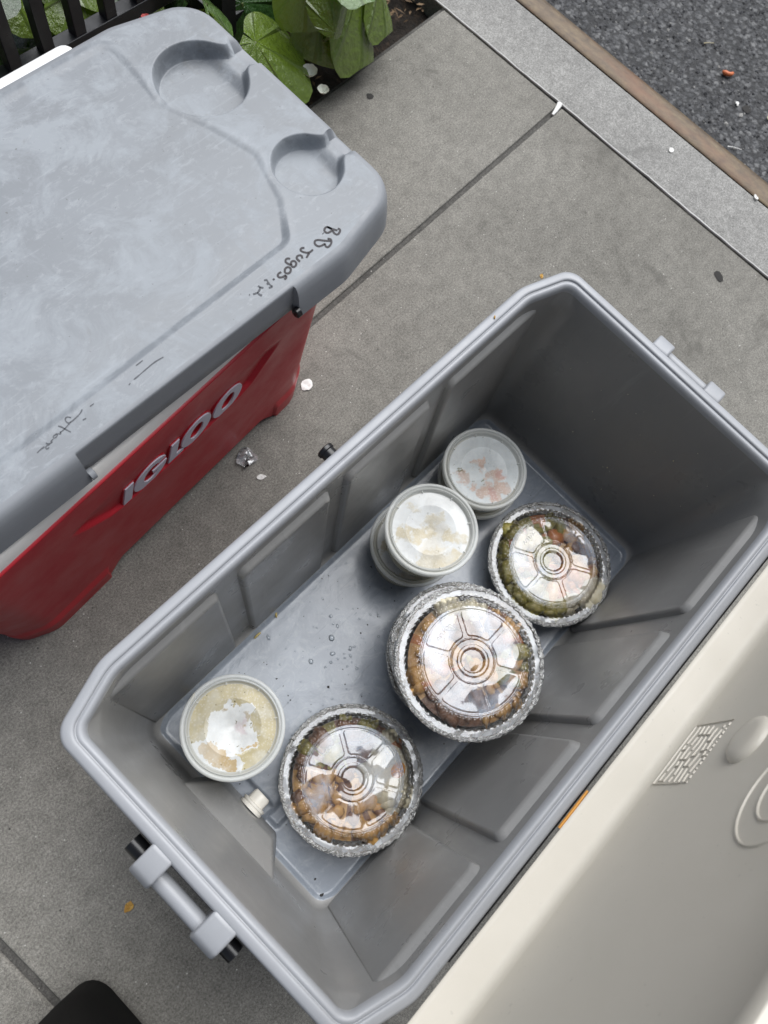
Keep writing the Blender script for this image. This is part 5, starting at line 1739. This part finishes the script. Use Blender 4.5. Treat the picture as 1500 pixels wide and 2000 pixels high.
# ================================================================== LITTER
def flake(name, label, cat, loc, size, mat, seed, rz=0, th=0.0006, crumple=0.25, aspect=1.0, group=None):
    """small crumpled scrap with a ragged outline and a thickness"""
    n, m = 14, 4
    top = [(0, 0, 0.25 * size * crumple)]
    for i in range(1, m + 1):
        for k in range(n):
            a = 2 * pi * k / n
            q = size * i / m * (1 + 0.35 * noise.noise(Vector((cos(a) * 1.4 + seed, sin(a) * 1.4, seed))))
            x, y = q * cos(a), q * sin(a) * aspect
            top.append((x, y, size * crumple * (0.6 + noise.noise(Vector((x / size * 2.2 + seed, y / size * 2.2, 1.5))))))
    F = [(0, 1 + k, 1 + (k + 1) % n) for k in range(n)]
    for i in range(m - 1):
        for k in range(n):
            F.append((1 + i * n + k, 1 + (i + 1) * n + k, 1 + (i + 1) * n + (k + 1) % n, 1 + i * n + (k + 1) % n))
    zmin = min(v[2] for v in top)
    top = [(x, y, z - zmin + th) for x, y, z in top]
    N_ = len(top)
    V = top + [(x, y, z - th) for x, y, z in top]
    F = F + [tuple(reversed([i + N_ for i in f])) for f in F]
    o_ = 1 + (m - 1) * n
    F += [(o_ + k, N_ + o_ + k, N_ + o_ + (k + 1) % n, o_ + (k + 1) % n) for k in range(n)]
    o = mesh_obj(name, V, F, mat, None, smooth=40)
    o.location = loc; o.rotation_euler = (0, 0, rz)
    tag(o, label, cat, group)
    return o
flake('paper_scrap', 'white paper scrap on the pavement at the foot of the red cooler', 'litter', (0.166, 0.383, 0.0), 0.0105, M['paper'], 2.2, 0.4, crumple=0.2, aspect=0.8)
flake('paper_scrap', 'tiny white paper scrap between the two coolers', 'litter', (0.012, 0.320, 0.0), 0.0068, M['paper'], 5.2, -0.7, crumple=0.25, aspect=0.55)
flake('paper_scrap', 'small white scrap on the kerb top', 'litter', (1.021, 0.281, 0.001), 0.0058, M['paper'], 8.2, 0.2, crumple=0.3, aspect=0.8)
flake('paper_scrap', 'white scrap on the rusty steel kerb edge', 'litter', (1.070, 0.105, 0.0035), 0.0060, M['paper'], 9.9, 1.2, crumple=0.3, aspect=0.5)
flake('plastic_wrap', 'crumpled clear plastic wrap on the pavement beside the red cooler', 'litter', (0.016, 0.357, 0.0), 0.0165, M['wrap'], 3.4, 0.3, crumple=0.4, aspect=0.9)
flake('dry_leaf', 'yellow brown leaf bit on the pavement near the grey cooler handle', 'leaf', (-0.489, 0.020, 0.0), 0.0068, M['leaf_dry'], 6.1, 0.2, crumple=0.4, aspect=0.7)
flake('yellow_petal', 'yellow petal on the pavement beyond the grey cooler corner', 'leaf', (0.612, 0.266, 0.0), 0.0045, M['leaf_dry'], 1.1, 0.8, crumple=0.3, aspect=0.6)
flake('yellow_bit', 'small yellow bit on the asphalt road', 'litter', (1.403, 0.215, ROAD_Z + 0.003), 0.0050, M['straw'], 1.9, 0.8, crumple=0.3, aspect=0.6)
flake('paper_scrap', 'white scrap beside the black tar spot on the road', 'litter', (1.375, 0.285, ROAD_Z + 0.003), 0.0055, M['paper'], 4.4, 0.8, crumple=0.4, aspect=0.6)
V, F = tube_vf([(-0.011, 0.006, 0.004), (-0.009, 0.001, 0.006), (-0.003, -0.003, 0.006), (0.004, -0.004, 0.006), (0.010, -0.001, 0.005), (0.0125, 0.001, 0.004)], [0.003, 0.0052, 0.0048, 0.0042, 0.0036, 0.0018], 10)
o = mesh_obj('orange_peel', V, F, M['orange_peel'], None, smooth=60); o.location = (1.424, 0.348, ROAD_Z + 0.001); o.rotation_euler = (0, 0, -0.6)
tag(o, 'curled orange peel lying on the asphalt road', 'litter')
def stick(label, loc, ln, rad, rz, mat):
    V, F = tube_vf([(-ln / 2, 0, 0), (-ln * 0.1, ln * 0.03, 0.0006), (ln / 2, 0, 0)], [rad, rad * 0.9, rad * 0.7], 7)
    o = mesh_obj('dry_stick', V, F, mat, None, smooth=60); o.location = loc; o.rotation_euler = (0, 0, rz)
    tag(o, label, 'stick')
stick('thin pale straw on the road above the orange peel', (1.458, 0.429, ROAD_Z + 0.004), 0.026, 0.0010, radians(-35), M['straw'])
stick('white stick on the road near the steel kerb edge', (1.270, 0.218, ROAD_Z + 0.004), 0.031, 0.0014, radians(-52), M['paper'])
V, F = tube_vf([(0.020, 0.003, 0.001), (0.013, 0.0015, 0.002), (0.0, 0.0, 0.0015), (-0.012, -0.0005, 0.001)], [0.0055, 0.0045, 0.0036, 0.0022], 8)
V = [(x, y, z * 1.0 if z < 0.002 else 0.002 + (z - 0.002) * 0.5) for x, y, z in V]
o = mesh_obj('sealant_blob', V, F, M['paper'], None, smooth=50); o.location = (0.906, 0.482, 0.0); o.rotation_euler = (0, 0, RZ + 0.1)
tag(o, 'white tapered blob of sealant where the pavement joint meets the kerb', 'sealant')

# ================================================================== BLACK BAG CORNER
bag = thing('black_bag', 'corner of a black fabric bag with a ridge seam at the lower left', 'bag', (-0.5484 - 0.16, 0.0025 - 0.16, 0))
def bag_loop(d, z, r):
    return z_loop(fillet([(0.16 - d, -0.16 + d), (0.16 - d, 0.16 - d), (-0.16 + d, 0.16 - d), (-0.16 + d, -0.16 + d)], r, 7), z)
loops = [bag_loop(0.02, 0.0, 0.03), bag_loop(0.004, 0.03, 0.03), bag_loop(-0.004, 0.12, 0.03), bag_loop(0.0, 0.195, 0.026), bag_loop(0.005, 0.213, 0.024), bag_loop(0.014, 0.223, 0.022), bag_loop(0.05, 0.232, 0.02), bag_loop(0.11, 0.236, 0.02)]
V, F = loft(loops, True, True)
V = [(x + 0.004 * noise.noise(Vector((x * 14, y * 14, z * 14))), y + 0.004 * noise.noise(Vector((x * 14 + 5, y * 14, z * 14))), z + 0.004 * noise.noise(Vector((x * 18, y * 18, 2)))) for x, y, z in V]
mesh_obj('bag_body', V, F, M['fabric'], bag, smooth=60)
V, F = tube_vf([(0.150, 0.150, 0.208), (0.125, 0.118, 0.2325), (0.08, 0.07, 0.2385), (0.0, -0.01, 0.240)], 0.0022, 8)
mesh_obj('seam', V, F, M['fabric'], bag, smooth=60)
